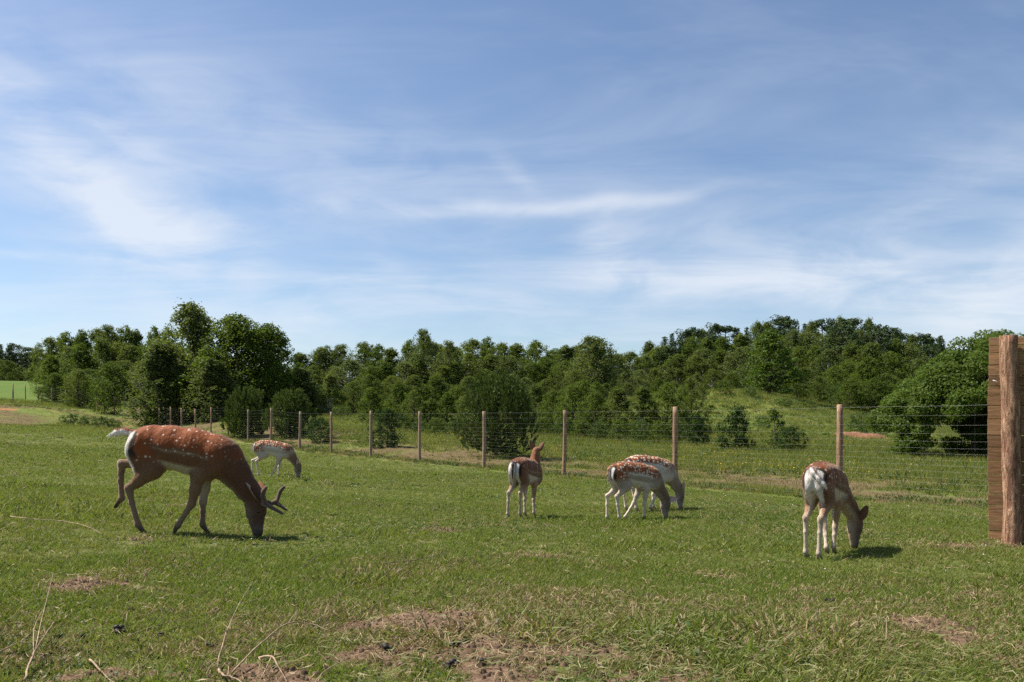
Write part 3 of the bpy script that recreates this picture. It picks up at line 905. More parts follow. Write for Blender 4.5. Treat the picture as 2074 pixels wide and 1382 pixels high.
# ------------------------------------------------------------------ plank wall with its log post
M_PLANK, t, b = new_mat('weathered_plank', .85, .12)
tcn = t.n('ShaderNodeTexCoord'); oi = t.n('ShaderNodeObjectInfo')
mp = t.mapping(tcn.outputs['Object'], (.10, 1, 1))
n1 = t.noise(mp, 55, 6, .7, .6); n2 = t.noise(tcn.outputs['Object'], 2.3, 5, .6)
pc = t.mix(t.ramp(n1, .28, .72), (.15, .078, .038), (.34, .20, .10))
pc = t.mix(t.m('MULTIPLY', t.ramp(n2, .42, .68), .55), pc, (.19, .12, .075))
hs = t.n('ShaderNodeHueSaturation'); t.link(pc, hs.inputs['Color'])
t.link(t.m('ADD', t.m('MULTIPLY', oi.outputs['Random'], .55), .78), hs.inputs['Value'])
t.link(hs.outputs[0], b.inputs['Base Color'])
bp = t.n('ShaderNodeBump'); bp.inputs['Strength'].default_value = .25; bp.inputs['Distance'].default_value = .006
t.link(n1, bp.inputs['Height']); t.link(bp.outputs[0], b.inputs['Normal'])
M_LOG, t, b = new_mat('pinkish_peeled_log', .8, .15)
tcn = t.n('ShaderNodeTexCoord')
n1 = t.noise(t.mapping(tcn.outputs['Object'], (1, 1, .16)), 30, 7, .75, .8); n2 = t.noise(tcn.outputs['Object'], 6.5, 5, .65); n3 = t.noise(t.mapping(tcn.outputs['Object'], (1, 1, .3)), 14, 5, .6)
pc = t.mix(t.ramp(n1, .38, .62), (.15, .072, .042), (.54, .33, .205))
pc = t.mix(t.m('MULTIPLY', t.ramp(n2, .46, .66), .55), pc, (.30, .14, .095))
pc = t.mix(t.m('MULTIPLY', t.ramp(n3, .60, .72), .7), pc, (.10, .055, .04))
t.link(pc, b.inputs['Base Color'])
bp = t.n('ShaderNodeBump'); bp.inputs['Strength'].default_value = 1.0; bp.inputs['Distance'].default_value = .05
t.link(n1, bp.inputs['Height']); t.link(bp.outputs[0], b.inputs['Normal'])

PWY = 7.7
pw0 = at(2001, 1097, PWY); pw0.z = tz(pw0.x, pw0.y)
PW_YAW = math.radians(-30)
wall = empty('plank_wall', pw0, PW_YAW)
tag(wall, 'wall of rough horizontal brown planks behind a log at the right edge', 'plank wall')
rows_y = [684, 701, 716, 740, 762, 783, 801, 822, 849, 882, 906, 934, 961, 980, 1001, 1023, 1053, 1074, 1099]
zs = [at(2001, yy, PWY).z - pw0.z for yy in rows_y]
zs[-1] = .01
rs = np.random.RandomState(77)
PLANK_L = 2.4
for k in range(len(zs) - 1):
    z1, z0 = zs[k] - .0032, zs[k + 1] + .0032
    x0 = .005 * rs.rand() + .006 * math.sin(k * .4 + 1.0)
    dep = .024 + .006 * rs.rand(); y0 = .004 * rs.rand()
    nx = 14; V = []; Q = []
    for i in range(nx):
        s = i / (nx - 1); x = x0 + s * PLANK_L
        wob0 = .0008 * rs.normal(); wob1 = .0008 * rs.normal()
        xe = x
        for (yy, zz, bev) in ((y0 + .0015, z0 + wob0, 0), (y0, z0 + wob0 + .002, 0), (y0, z1 + wob1 - .002, 0), (y0 + .0015, z1 + wob1, 0), (y0 + dep, z1 + wob1, 0), (y0 + dep, z0 + wob0, 0)):
            V.append((xe + (.002 * rs.normal() if i == 0 else 0), yy, zz))
    for i in range(nx - 1):
        for j in range(6):
            Q.append((i * 6 + j, i * 6 + (j + 1) % 6, (i + 1) * 6 + (j + 1) % 6, (i + 1) * 6 + j))
    for e in (0, (nx - 1) * 6):
        Q.append((e, e + 1, e + 4, e + 5)); Q.append((e + 1, e + 2, e + 3, e + 4))
    me = mesh_from('plank', V, Q, False); me.polygons.foreach_set('use_smooth', np.zeros(len(Q), dtype=bool)); me.materials.append(M_PLANK)
    obj('plank', me, None, wall)
# log in front
pr = at(2047, 1104, PWY - .12)
h_log = at(2044, 682, PWY - .12).z - tz(pr.x, pr.y)
rs = np.random.RandomState(5); V = []; Q = []; seg, rings = 20, 34
for i in range(rings):
    z = -.2 + (h_log + .2) * i / (rings - 1)
    cx = .011 * math.sin(z * 2.4 + .5) + .006 * math.sin(z * 6.1); cy = .008 * math.sin(z * 3)
    rr = .079 * (1.0 - .03 * z) * (1 + .045 * math.exp(-((z - 1.18) / .05) ** 2) + .05 * math.exp(-((z - .22) / .05) ** 2) + .04 * math.exp(-((z - .72) / .04) ** 2))
    for k in range(seg):
        a = 6.2832 * k / seg
        q = rr * (1 + .035 * math.sin(3 * a + z * 3) + .03 * math.sin(z * 17 + 2 * math.sin(a)) * math.sin(z * 5) + .014 * rs.normal())
        V.append((cx + q * math.cos(a), cy + q * math.sin(a), z))
for i in range(rings - 1):
    for k in range(seg):
        Q.append((i * seg + k, i * seg + (k + 1) % seg, (i + 1) * seg + (k + 1) % seg, (i + 1) * seg + k))
n0 = len(V)
for rr in (.9, .5, .02):
    for k in range(seg):
        a = 6.2832 * k / seg
        V.append((cx + .076 * rr * math.cos(a), cy + .076 * rr * math.sin(a), h_log + .004 + .002 * rs.normal()))
last = (rings - 1) * seg
for k in range(seg):
    k2 = (k + 1) % seg
    Q.append((last + k, last + k2, n0 + k2, n0 + k)); Q.append((n0 + k, n0 + k2, n0 + seg + k2, n0 + seg + k)); Q.append((n0 + seg + k, n0 + seg + k2, n0 + 2 * seg + k2, n0 + 2 * seg + k))
me = mesh_from('log_post', V, Q, True); me.materials.append(M_LOG)
lo = obj('log_post', me, None, wall)
lp = Matrix.Rotation(-PW_YAW, 4, 'Z') @ (Vector((pr.x, pr.y, tz(pr.x, pr.y))) - pw0)
lp.y = -.088
lo.location = lp
tag(lo, 'upright pinkish peeled log in front of the planks')
mb = MB(); mb.tube([(.04, -.006, 1.485), (.055, -.012, 1.48), (.07, -.008, 1.474), (.076, -.006, 1.462)], [.003, .004, .004, .002], 6)
M_STRING, t, b = new_mat('white_string'); b.inputs['Base Color'].default_value = (.75, .74, .70, 1)
obj('string', mb.mesh('string'), M_STRING, wall)

# ------------------------------------------------------------------ deer
class Sdf:
    """smooth union of tapered capsules, meshed with surface nets; every capsule carries a body-region tag"""
    def __init__(self): self.p = []
    def cone(self, a, b, ra, rb, tag, u=None, s=1.0, k=.03):
        self.p.append((np.array(a, float), np.array(b, float), ra, rb, tag, None if u is None else unit(np.array(u, float)), s, k))
    def chain(self, pts, tag, u=None, s=1.0, k=.03):
        """pts: (x, y, z, r)"""
        for q in range(len(pts) - 1):
            a, b = pts[q], pts[q + 1]
            self.cone(a[:3], b[:3], a[3], b[3], tag, u, s, k)
    @staticmethod
    def dist(P, pr):
        a, b, ra, rb, tg, u, s, k = pr
        q = P - a; ba = b - a
        if u is not None and s != 1.0:
            f = 1 / s - 1
            q = q + f * (q @ u)[..., None] * u; ba = ba + f * (ba @ u) * u
        t = np.clip((q @ ba) / max(ba @ ba, 1e-9), 0, 1)
        return np.linalg.norm(q - t[..., None] * ba, axis=-1) - (ra + (rb - ra) * t)
    def mesh(self, h):
        lo = np.min([np.minimum(p[0] - p[2], p[1] - p[3]) for p in self.p], 0) - 4 * h
        hi = np.max([np.maximum(p[0] + p[2], p[1] + p[3]) for p in self.p], 0) + 4 * h
        n = np.ceil((hi - lo) / h).astype(int) + 1
        ax = [lo[i] + h * np.arange(n[i]) for i in range(3)]
        Fd = np.full(n, .2, dtype=np.float32)
        for p in self.p:
            pad = .05 + max(p[2], p[3])
            l = np.clip(((np.minimum(p[0], p[1]) - pad - lo) / h).astype(int), 0, n - 1)
            r = np.clip(((np.maximum(p[0], p[1]) + pad - lo) / h).astype(int) + 2, 1, n)
            sl = tuple(slice(l[i], r[i]) for i in range(3))
            P = np.stack(np.meshgrid(*[ax[i][sl[i]] for i in range(3)], indexing='ij'), -1)
            d = Sdf.dist(P, p); f = Fd[sl]; k = p[7]
            hh = np.maximum(k - np.abs(d - f), 0) / k
            Fd[sl] = np.minimum(d, f) - hh * hh * k * .25
        # surface nets
        ins = Fd < 0
        cs = np.zeros(n - 1, dtype=np.int8)
        for dx in (0, 1):
            for dy in (0, 1):
                for dz in (0, 1):
                    cs += ins[dx:n[0] - 1 + dx, dy:n[1] - 1 + dy, dz:n[2] - 1 + dz]
        act = (cs > 0) & (cs < 8)
        idx = np.argwhere(act)
        vid = np.full(n - 1, -1, dtype=np.int32); vid[act] = np.arange(len(idx))
        acc = np.zeros((len(idx), 3)); cnt = np.zeros(len(idx))
        cor = [(0, 0, 0), (1, 0, 0), (0, 1, 0), (1, 1, 0), (0, 0, 1), (1, 0, 1), (0, 1, 1), (1, 1, 1)]
        val = [Fd[tuple((idx + c).T)] for c in cor]
        for a in range(8):
            for b in range(a + 1, 8):
                if sum(abs(cor[a][q] - cor[b][q]) for q in range(3)) != 1: continue
                va, vb = val[a], val[b]
                m = (va < 0) != (vb < 0)
                t = np.where(m, va / np.where(m, va - vb, 1), 0)
                pt = np.array(cor[a]) + t[:, None] * (np.array(cor[b]) - np.array(cor[a]))
                acc += pt * m[:, None]; cnt += m
        V = lo + h * (idx + acc / cnt[:, None])
        Q = []
        for axn in range(3):
            o1, o2 = [(1, 2), (2, 0), (0, 1)][axn]
            e = [slice(None)] * 3; e2 = [slice(None)] * 3
            e[axn] = slice(0, -1); e2[axn] = slice(1, None)
            A, B = ins[tuple(e)], ins[tuple(e2)]
            ed = np.argwhere(A != B)
            ok = (ed[:, o1] > 0) & (ed[:, o2] > 0) & (ed[:, o1] < n[o1] - 1) & (ed[:, o2] < n[o2] - 1)
            ed = ed[ok]
            flip = A[tuple(ed.T)]
            c = []
            for (s1, s2) in ((-1, -1), (0, -1), (0, 0), (-1, 0)):
                q = ed.copy(); q[:, o1] += s1; q[:, o2] += s2
                c.append(vid[tuple(q.T)])
            q = np.stack(c, 1)
            q[~flip] = q[~flip][:, ::-1]
            Q.append(q)
        return V, np.concatenate(Q)

M_COAT, t, b = new_mat('deer_coat', .75, .15)
cc = attr(t, 'coat', True); sp = attr(t, 'spot'); spk = attr(t, 'spotsize')
tcn = t.n('ShaderNodeTexCoord')
vo = t.n('ShaderNodeTexVoronoi'); vo.inputs['Scale'].default_value = 27.0; vo.inputs['Randomness'].default_value = .75
dn = t.n('ShaderNodeTexNoise'); dn.inputs['Scale'].default_value = 14.0; t.link(tcn.outputs['Object'], dn.inputs['Vector'])
dv = t.n('ShaderNodeVectorMath', operation='MULTIPLY_ADD'); t.link(dn.outputs['Color'], dv.inputs[0]); dv.inputs[1].default_value = (.03, .03, .03); t.link(tcn.outputs['Object'], dv.inputs[2])
t.link(dv.outputs[0], vo.inputs['Vector'])
vr = t.n('ShaderNodeSeparateColor'); t.link(vo.outputs['Color'], vr.inputs[0])
spk = t.m('MULTIPLY', spk, t.m('ADD', t.m('MULTIPLY', vr.outputs[0], .75), .55))
fuzz = t.noise(tcn.outputs['Object'], 130, 3, .6)
dd = t.m('ADD', vo.outputs['Distance'], t.m('MULTIPLY', t.m('SUBTRACT', fuzz, .5), .18))
inside = t.m('SUBTRACT', 1.0, t.ramp(t.m('SUBTRACT', dd, spk), -.13, .06))
n1 = t.noise(t.mapping(tcn.outputs['Object'], (1, 1, 1)), 70, 5, .7); n2 = t.noise(tcn.outputs['Object'], 7, 4, .6); n3 = t.noise(t.mapping(tcn.outputs['Object'], (.35, 1, 1)), 150, 3, .7)
base = t.mix(t.m('MULTIPLY', t.ramp(t.m('MULTIPLY', t.m('ADD', n1, n3), .5), .35, .65), .5), cc, t.mix(1.0, cc, (.55, .5, .5), 'MULTIPLY'))
base = t.mix(t.m('MULTIPLY', t.ramp(n2, .4, .7), .25), base, t.mix(1.0, cc, (.7, .62, .6), 'MULTIPLY'))
col = t.mix(t.m('MULTIPLY', inside, sp), base, (.58, .48, .37))
t.link(col, b.inputs['Base Color'])
b.inputs['Sheen Weight'].default_value = .25; b.inputs['Sheen Roughness'].default_value = .4
b.inputs['Sheen Tint'].default_value = (1.0, .8, .6, 1)
bp = t.n('ShaderNodeBump'); bp.inputs['Strength'].default_value = .35; bp.inputs['Distance'].default_value = .006
t.link(t.m('ADD', n1, n3), bp.inputs['Height'])
bp2 = t.n('ShaderNodeBump'); bp2.inputs['Strength'].default_value = .5; bp2.inputs['Distance'].default_value = .05
t.link(t.noise(t.mapping(tcn.outputs['Object'], (1.3, 1, .6)), 9, 3, .55), bp2.inputs['Height']); t.link(bp.outputs[0], bp2.inputs['Normal']); t.link(bp2.outputs[0], b.inputs['Normal'])
M_EAR, t, b = new_mat('deer_ear', .8, .1)
t.link(attr(t, 'coat', True), b.inputs['Base Color'])
tr = t.n('ShaderNodeBsdfTranslucent'); t.link(t.mix(1.0, attr(t, 'coat', True), (1.1, .75, .6), 'MULTIPLY'), tr.inputs[0])
ms = t.n('ShaderNodeMixShader'); ms.inputs[0].default_value = .2
t.link(b.outputs[0], ms.inputs[1]); t.link(tr.outputs[0], ms.inputs[2]); t.link(ms.outputs[0], t.t.nodes['Material Output'].inputs[0])
M_VELVET, t, b = new_mat('antler_velvet', .9, .05)
tcn = t.n('ShaderNodeTexCoord'); n1 = t.noise(tcn.outputs['Object'], 60, 4)
t.link(t.mix(n1, (.060, .040, .030), (.13, .085, .062)), b.inputs['Base Color'])
b.inputs['Sheen Weight'].default_value = .5; b.inputs['Sheen Tint'].default_value = (1, .85, .7, 1)
M_EYE, t, b = new_mat('deer_eye', .12, .6); b.inputs['Base Color'].default_value = (.012, .008, .006, 1)

def ear_mesh(L, Wd, out, inn):
    """cupped leaf-shaped ear: +z to the tip, opening towards -y"""
    nu, nv = 11, 7; V = []; Q = []; C = []
    for side in (0, 1):
        for i in range(nu):
            s = i / (nu - 1)
            w = Wd * .5 * (math.sin(math.pi * min(1, (.10 + .90 * s) ** .8)) ** .75 if s < 1 else 0) + .004 * (1 - s)
            for j in range(nv):
                a = (j / (nv - 1) - .5) * 2
                x = w * math.sin(a * 1.25); y = (w * .75 * (math.cos(a * 1.25) - .35)) * (1 - .4 * s)
                th = .004 if side == 0 else 0.0
                V.append((x * (1 + th * 8), y + th + .02 * s * s, s * L)); C.append(out if side == 0 else (inn if abs(a) < .95 else (.6, .52, .44)))
    nn = nu * nv
    for i in range(nu - 1):
        for j in range(nv - 1):
            q = (i * nv + j, i * nv + j + 1, (i + 1) * nv + j + 1, (i + 1) * nv + j)
            Q.append(q); Q.append(tuple(v + nn for v in q[::-1]))
        for j in (0, nv - 1):
            q = (i * nv + j, (i + 1) * nv + j, (i + 1) * nv + j + nn, i * nv + j + nn)
            Q.append(q if j == 0 else q[::-1])
    me = mesh_from('ear', V, Q, True)
    at_ = me.attributes.new('coat', 'FLOAT_COLOR', 'POINT')
    at_.data.foreach_set('color', np.array([(*c, 1) for c in C], dtype=np.float32).ravel())
    me.materials.append(M_EAR)
    return me

TR = [(-.30, .80, .085), (-.20, .775, .162), (-.02, .742, .190), (.18, .705, .203), (.36, .665, .190), (.455, .635, .150)]
def make_deer(px, Y, yaw, k, pose, label, coat):
    """pose holds joints in metres for a deer 0.95 m high at the croup (x forward, y left, z up); k scales it"""
    g0 = ground_pt(px, Y)
    yaw = math.radians(yaw)
    root = empty('fallow_deer', g0, yaw)
    tag(root, label, 'deer')
    cy_, sy_ = math.cos(yaw), math.sin(yaw)
    def fit(p):       # scale, and let the low joints follow the lie of the land
        x, y, z = p[0] * k, p[1] * k, p[2] * k
        dz = tz(g0.x + x * cy_ - y * sy_, g0.y + x * sy_ + y * cy_) - g0.z
        return (x, y, z + dz * max(0.0, 1 - z / (.62 * k)))
    S = Sdf(); lt = pose.get('leg', 1.0)
    K = lambda pts: [(*fit(p[:3]), p[3] * k) for p in pts]
    wid = pose.get('width', .72)
    tk = pose.get('trunk', 1.0)
    S.chain(K([(x, 0, z, r * tk) for (x, z, r) in TR]), 'trunk', (0, 1, 0), wid, .04)
    for leg in pose['hind']:
        y = leg[0][1]
        sg = 1 if y > 0 else -1
        hip = (-.235, sg * .062, .755, .125)
        st, ah, hk, cn, fl, pa, hf = leg
        S.chain(K([hip, (*st, .082)]), 'thigh', (0, 1, 0), .62, .05)
        S.chain(K([(-.27, sg * .06, .70, .105), (*[(st[i] * .55 + ah[i] * .45) - (.03 if i == 0 else 0) for i in range(3)], .058)]), 'thigh', (0, 1, 0), .62, .05)
        S.chain(K([(*st, .078), (*ah, .040 * lt), (*hk, .030 * lt)]), 'hind', (0, 1, 0), .75, .03)
        hk2 = (hk[0] - .012, hk[1], hk[2] + .012)
        S.chain(K([(*[(ah[i] * .6 + hk[i] * .4) - (.014 if i == 0 else 0) for i in range(3)], .016), (*hk2, .018)]), 'hind', None, 1, .02)
        S.chain(K([(*hk, .030 * lt), (*cn, .0195 * lt), (*fl, .022 * lt)]), 'cannon', None, 1, .02)
        S.chain(K([(*fl, .022 * lt), (*pa, .018 * lt)]), 'cannon', None, 1, .02)
        for dy in (-.011, .011):
            S.chain(K([(pa[0], pa[1] + dy, pa[2], .016), (hf[0], hf[1] + dy * 1.1, hf[2], .0125)]), 'hoof', None, 1, .008)
    for leg in pose['fore']:
        y = leg[0][1]; sg = 1 if y > 0 else -1
        el_, kn, fl, pa, hf = leg
        S.chain(K([(.40, sg * .07, .68, .095), (.385, sg * .085, .585, .09), (*el_, .066)]), 'shoulder', (0, 1, 0), .6, .05)
        S.chain(K([(*el_, .062), (*[(el_[i] * .5 + kn[i] * .5) for i in range(3)], .038 * lt), (*kn, .0275 * lt)]), 'fore', (0, 1, 0), .85, .03)
        S.chain(K([(*kn, .0275 * lt), (*[(kn[i] * .6 + fl[i] * .4) for i in range(3)], .0185 * lt), (*fl, .0205 * lt), (*pa, .017 * lt)]), 'cannon', None, 1, .02)
        for dy in (-.010, .010):
            S.chain(K([(pa[0], pa[1] + dy, pa[2], .015), (hf[0], hf[1] + dy * 1.1, hf[2], .012)]), 'hoof', None, 1, .008)
    S.chain(K(pose['neck']), 'neck', (0, 1, 0), .78, .05)
    P0 = np.array(fit(pose['poll'])); f = unit(np.array(pose['face'], float)); up = np.array(pose['crown'], float)
    up = unit(up - f * (up @ f)); sd = np.cross(up, f)
    hk_ = k * pose.get('head', 1.0)
    H = lambda a, b_, c=0.0: P0 + (f * a + up * b_ + sd * c) * hk_
    hp = lambda a, b_, r: (*H(a, b_), r * hk_)
    S.chain([hp(.0, -.015, .066), hp(.07, .0, .064), hp(.13, -.006, .056), hp(.20, -.016, .041), hp(.268, -.024, .034), hp(.292, -.028, .030)], 'head', sd, .80, .03)
    S.chain([hp(.06, -.055, .050), hp(.13, -.056, .042), hp(.20, -.050, .030), hp(.275, -.046, .022)], 'jaw', sd, .72, .03)
    S.chain([hp(.10, .020, .030), hp(.135, .022, .022)], 'head', None, 1, .03)
    S.chain([hp(.297, -.018, .022), hp(.302, -.030, .020)], 'nose', sd, 1.1, .015)
    S.chain(K(pose['tail']), 'tail', None, 1, .02)
    V, Q = S.mesh(.0075 if k > .7 and Y < 15 else .010)
    me = mesh_from('body', V, Q, True)
    # light smoothing keeps the muscles soft
    bm_ = bmesh.new(); bm_.from_mesh(me)
    bmesh.ops.smooth_vert(bm_, verts=bm_.verts[:], factor=.4, use_axis_x=True, use_axis_y=True, use_axis_z=True)
    bmesh.ops.recalc_face_normals(bm_, faces=bm_.faces[:])
    bm_.to_mesh(me); bm_.free()
    me.polygons.foreach_set('use_smooth', np.ones(len(me.polygons), dtype=bool))
    N = np.zeros(len(V) * 3, dtype=np.float32); me.vertex_normals.foreach_get('vector', N); N = N.reshape(-1, 3)
    Vn = np.zeros(len(V) * 3, dtype=np.float32); me.vertices.foreach_get('co', Vn); V = Vn.reshape(-1, 3).astype(float)
    tags = sorted({p[4] for p in S.p})
    D = {tg: np.full(len(V), 9.0) for tg in tags}
    for p in S.p:
        D[p[4]] = np.minimum(D[p[4]], Sdf.dist(V, p))
    Wt = {tg: np.exp(-np.clip(D[tg], -.02, 1) / .012) for tg in tags}
    tot = sum(Wt.values())
    for tg in tags: Wt[tg] = Wt[tg] / tot
    X, Yv, Z = V[:, 0] / k, V[:, 1] / k, V[:, 2] / k
    lx = [q[0] for q in TR]
    zc = np.interp(X, lx, [q[1] for q in TR]); rz = np.interp(X, lx, [q[2] for q in TR])
    h = (Z - zc) / rz
    wob = (vnoise(X * 12 + 5, Z * 12 + Yv * 7) - .5)
    C = lambda key: np.array(coat[key])[None]
    line = coat['line'] + .16 * wob
    mixf = lambda a, b_, w: a * (1 - w)[:, None] + b_ * w[:, None]
    body = mixf(C('flank'), C('saddle'), smooth(h, line - .10, line + .16))
    body = mixf(body, C('ridge'), smooth(h, .80, .98) * (np.abs(Yv) < .03))
    stripe = np.exp(-((h - line + .13) / .055) ** 2) * (X > -.12) * (X < .36)
    body = mixf(body, C('stripe'), np.clip(stripe * coat.get('stripe_amt', .7), 0, 1))
    body = mixf(body, C('belly'), smooth(-h, coat['belly_h'], coat['belly_h'] + .18) * (X < .37))
    thigh = mixf(C('flank'), C('saddle'), smooth(Z, .60, .72))
    thigh = mixf(thigh, C('leg'), smooth(-Z, -.56, -.47))
    inner = smooth(-np.sign(Yv) * N[:, 1], .15, .55) * smooth(-Z, -.72, -.60)
    thigh = mixf(thigh, C('belly'), inner)
    hind = mixf(C('leg'), C('belly'), inner * .7)
    hind = mixf(hind, C('flank'), smooth(Z, .42, .56) * .7)
    canc = C('cannon') * np.ones((len(V), 1))
    fore = mixf(C('leg'), C('belly'), smooth(-np.sign(Yv) * N[:, 1], .2, .6))
    should = mixf(C('flank'), C('saddle'), smooth(Z, .58, .70)); should = mixf(should, C('leg'), smooth(-Z, -.55, -.44))
    nk = pose['neck']; under = (-N @ np.array(coat.get('nape', (.6, 0, .8))))
    neck = mixf(C('neck'), C('throat'), smooth(under, .25, .85))
    head = mixf(C('face'), C('muzzle'), smooth(D['nose'] * -1, -.10, -.03))
    jaw = C('throat') * np.ones((len(V), 1))
    nose = C('nose') * np.ones((len(V), 1))
    tz_ = pose['tail']
    tup = N @ unit(np.array(pose.get('tail_top', (-.4, 0, .9))))
    tail = mixf(C('tail_under'), C('tail_top'), smooth(tup, .25, .6))
    full = {'trunk': body, 'thigh': thigh, 'hind': hind, 'cannon': canc, 'hoof': C('hoof') * np.ones((len(V), 1)), 'fore': fore, 'shoulder': should, 'neck': neck,
            'head': head, 'jaw': jaw, 'nose': nose, 'tail': tail}
    out = sum(full[tg] * Wt[tg][:, None] for tg in tags)
    # pale rump patch with dark rim
    wr = Wt['trunk'] + Wt['thigh'] + Wt.get('hind', 0) * .6
    rear = -N[:, 0] * .95 + .12 * wob + coat.get('rump_wide', 0)
    zone = smooth(Z, .50, .58) * (1 - smooth(Z, .865, .90)) * wr * (X < -.24)
    ay = np.abs(Yv) + .02 * wob
    rim = smooth(rear, .36, .46) * zone * smooth(Z, .62, .70) * (1 - smooth(ay, .105 + coat.get('rump_wide', 0) * .12, .125 + coat.get('rump_wide', 0) * .12))
    out = mixf(out, C('rim'), np.clip(rim, 0, 1))
    patch = smooth(rear, .56, .66) * zone * (1 - smooth(ay, .078 + coat.get('rump_wide', 0) * .12, .092 + coat.get('rump_wide', 0) * .12))
    out = mixf(out, C('rump'), np.clip(patch, 0, 1))
    spot = (Wt['trunk'] * smooth(h, line - .05 - coat['spot_down'], line + .12 - coat['spot_down']) + Wt['thigh'] * smooth(Z, .58, .66) + Wt['shoulder'] * smooth(Z, .58, .66) * .8) * (1 - np.clip(rim + patch, 0, 1))
    spot = spot * coat['spot']
    a = me.attributes.new('coat', 'FLOAT_COLOR', 'POINT')
    a.data.foreach_set('color', np.concatenate([out, np.ones((len(V), 1))], 1).astype(np.float32).ravel())
    vattr(me, 'spot', np.clip(spot, 0, 1)); vattr(me, 'spotsize', np.full(len(V), coat['size']))
    obj('body', me, M_COAT, root)
    # short coat hair that breaks the outline, lying back along the body
    rs_ = np.random.RandomState(int(px))
    nf = int((15000 if Y < 9 else 9000))
    area = np.clip(1 - Wt['hoof'] - Wt['nose'], 0, 1)
    pick = rs_.choice(len(V), nf, p=area / area.sum())
    Pn, Nn = V[pick], N[pick].astype(float)
    flow = np.tile(np.array([-.8, 0, -.55]), (nf, 1)) + rs_.normal(size=(nf, 3)) * .22
    lowleg = (Z[pick] < .42) & (Wt['head'][pick] + Wt['neck'][pick] + Wt['jaw'][pick] < .4)
    flow[lowleg] = np.array([-.1, 0, -1.0]) + rs_.normal(size=(int(lowleg.sum()), 3)) * .15
    tng = unit(flow - Nn * (flow * Nn).sum(1, keepdims=True))
    Lh = k * np.where(lowleg, .006, .015 if Y < 9 else .011) * (.6 + .8 * rs_.rand(nf))
    Lh = Lh * (1 + 1.2 * Wt['tail'][pick])
    hd = unit(tng + Nn * (.16 + .2 * rs_.rand(nf))[:, None])
    sv = unit(np.cross(hd, Nn)) * (.0017 * k)
    root_p = Pn - Nn * .002
    FV = np.stack([root_p - sv, root_p + sv, root_p + hd * Lh[:, None] + sv * .25, root_p + hd * Lh[:, None] - sv * .25], 1).reshape(-1, 3)
    fm = mesh_from('fur', FV, np.arange(4 * nf).reshape(-1, 4), False)
    fm.polygons.foreach_set('use_smooth', np.ones(nf, dtype=bool))
    fm.normals_split_custom_set_from_vertices(np.repeat(unit(Nn), 4, 0))      # hair is lit like the skin it lies on
    a = fm.attributes.new('coat', 'FLOAT_COLOR', 'POINT')
    fc = np.clip(out[pick] * (.85 + .35 * rs_.rand(nf, 1)), 0, 1)
    a.data.foreach_set('color', np.repeat(np.concatenate([fc, np.ones((nf, 1))], 1), 4, 0).astype(np.float32).ravel())
    vattr(fm, 'spot', np.repeat(np.clip(spot, 0, 1)[pick], 4)); vattr(fm, 'spotsize', np.full(4 * nf, coat['size']))
    tag(obj('fur', fm, M_COAT, root), kind='stuff')
    # ears, eyes
    for (sg, dirv, opening) in ((1, pose['ears'][0], pose['ears'][1]), (-1, pose['ears'][2], pose['ears'][3])):
        em = ear_mesh(.172 * hk_, .095 * hk_, coat['ear'], coat['ear_in'])
        e = obj('ear', em, None, root)
        z_ = Vector(dirv).normalized(); o_ = Vector(opening); o_ = (o_ - z_ * o_.dot(z_)).normalized()
        y_ = -o_; x_ = y_.cross(z_)
        M4 = Matrix((x_, y_, z_)).transposed().to_4x4()
        M4.translation = Vector(H(.015, .018, sg * .046))
        e.matrix_local = M4
    sb = MB()
    u_, v_ = 8, 6
    Vs = [(math.sin(math.pi * j / v_) * math.cos(6.2832 * i / u_), math.sin(math.pi * j / v_) * math.sin(6.2832 * i / u_), math.cos(math.pi * j / v_)) for j in range(v_ + 1) for i in range(u_)]
    Qs = [(j * u_ + i, (j + 1) * u_ + i, (j + 1) * u_ + (i + 1) % u_, j * u_ + (i + 1) % u_) for j in range(v_) for i in range(u_)]
    for sg in (1, -1):
        em = mesh_from('eye', np.array(Vs) * .0145 * hk_, Qs, True)
        e = obj('eye', em, M_EYE, root); e.location = H(.118, .012, sg * .0425)
    for path in pose.get('antlers', []):
        mb = MB()
        for (pts, rr) in path:
            FP = [Vector(fit(p)) for p in pts]; RR = [r_ * k for r_ in rr]
            dv = (FP[-1] - FP[-2]).normalized()
            for s_, q_ in ((.5, .88), (.85, .55), (1.0, .2)):      # rounded velvet tip
                FP.append(Vector(fit(pts[-1])) + dv * RR[len(pts) - 1] * s_); RR.append(rr[-1] * k * q_)
            mb.tube(FP, RR, 10)
        obj('antler', mb.mesh('antler'), M_VELVET, root)
    return root

BUCK = dict(saddle=(.235, .064, .018), flank=(.150, .072, .034), ridge=(.13, .045, .02), stripe=(.34, .24, .15), belly=(.46, .38, .28), leg=(.185, .108, .058), cannon=(.22, .148, .094),
            neck=(.110, .052, .027), throat=(.20, .14, .09), face=(.105, .058, .035), muzzle=(.14, .10, .075), nose=(.02, .016, .014), hoof=(.02, .017, .015), tail_top=(.17, .05, .02),
            tail_under=(.78, .74, .68), rim=(.018, .014, .013), rump=(.60, .56, .50), ear=(.20, .095, .05), ear_in=(.40, .30, .24), line=.05, belly_h=.52, spot=.85, spot_down=.25, size=.24, stripe_amt=.55, rump_wide=.26)
DOE = dict(BUCK, rump_wide=0, saddle=(.235, .072, .024), flank=(.33, .275, .21), stripe=(.66, .58, .48), belly=(.64, .58, .49), leg=(.52, .42, .30), cannon=(.62, .53, .42), neck=(.19, .115, .07), throat=(.38, .32, .26),
           face=(.19, .13, .09), muzzle=(.30, .25, .21), line=.12, belly_h=.38, spot=.95, spot_down=.10, size=.37, stripe_amt=.85, ear=(.26, .15, .10), ear_in=(.55, .42, .36))
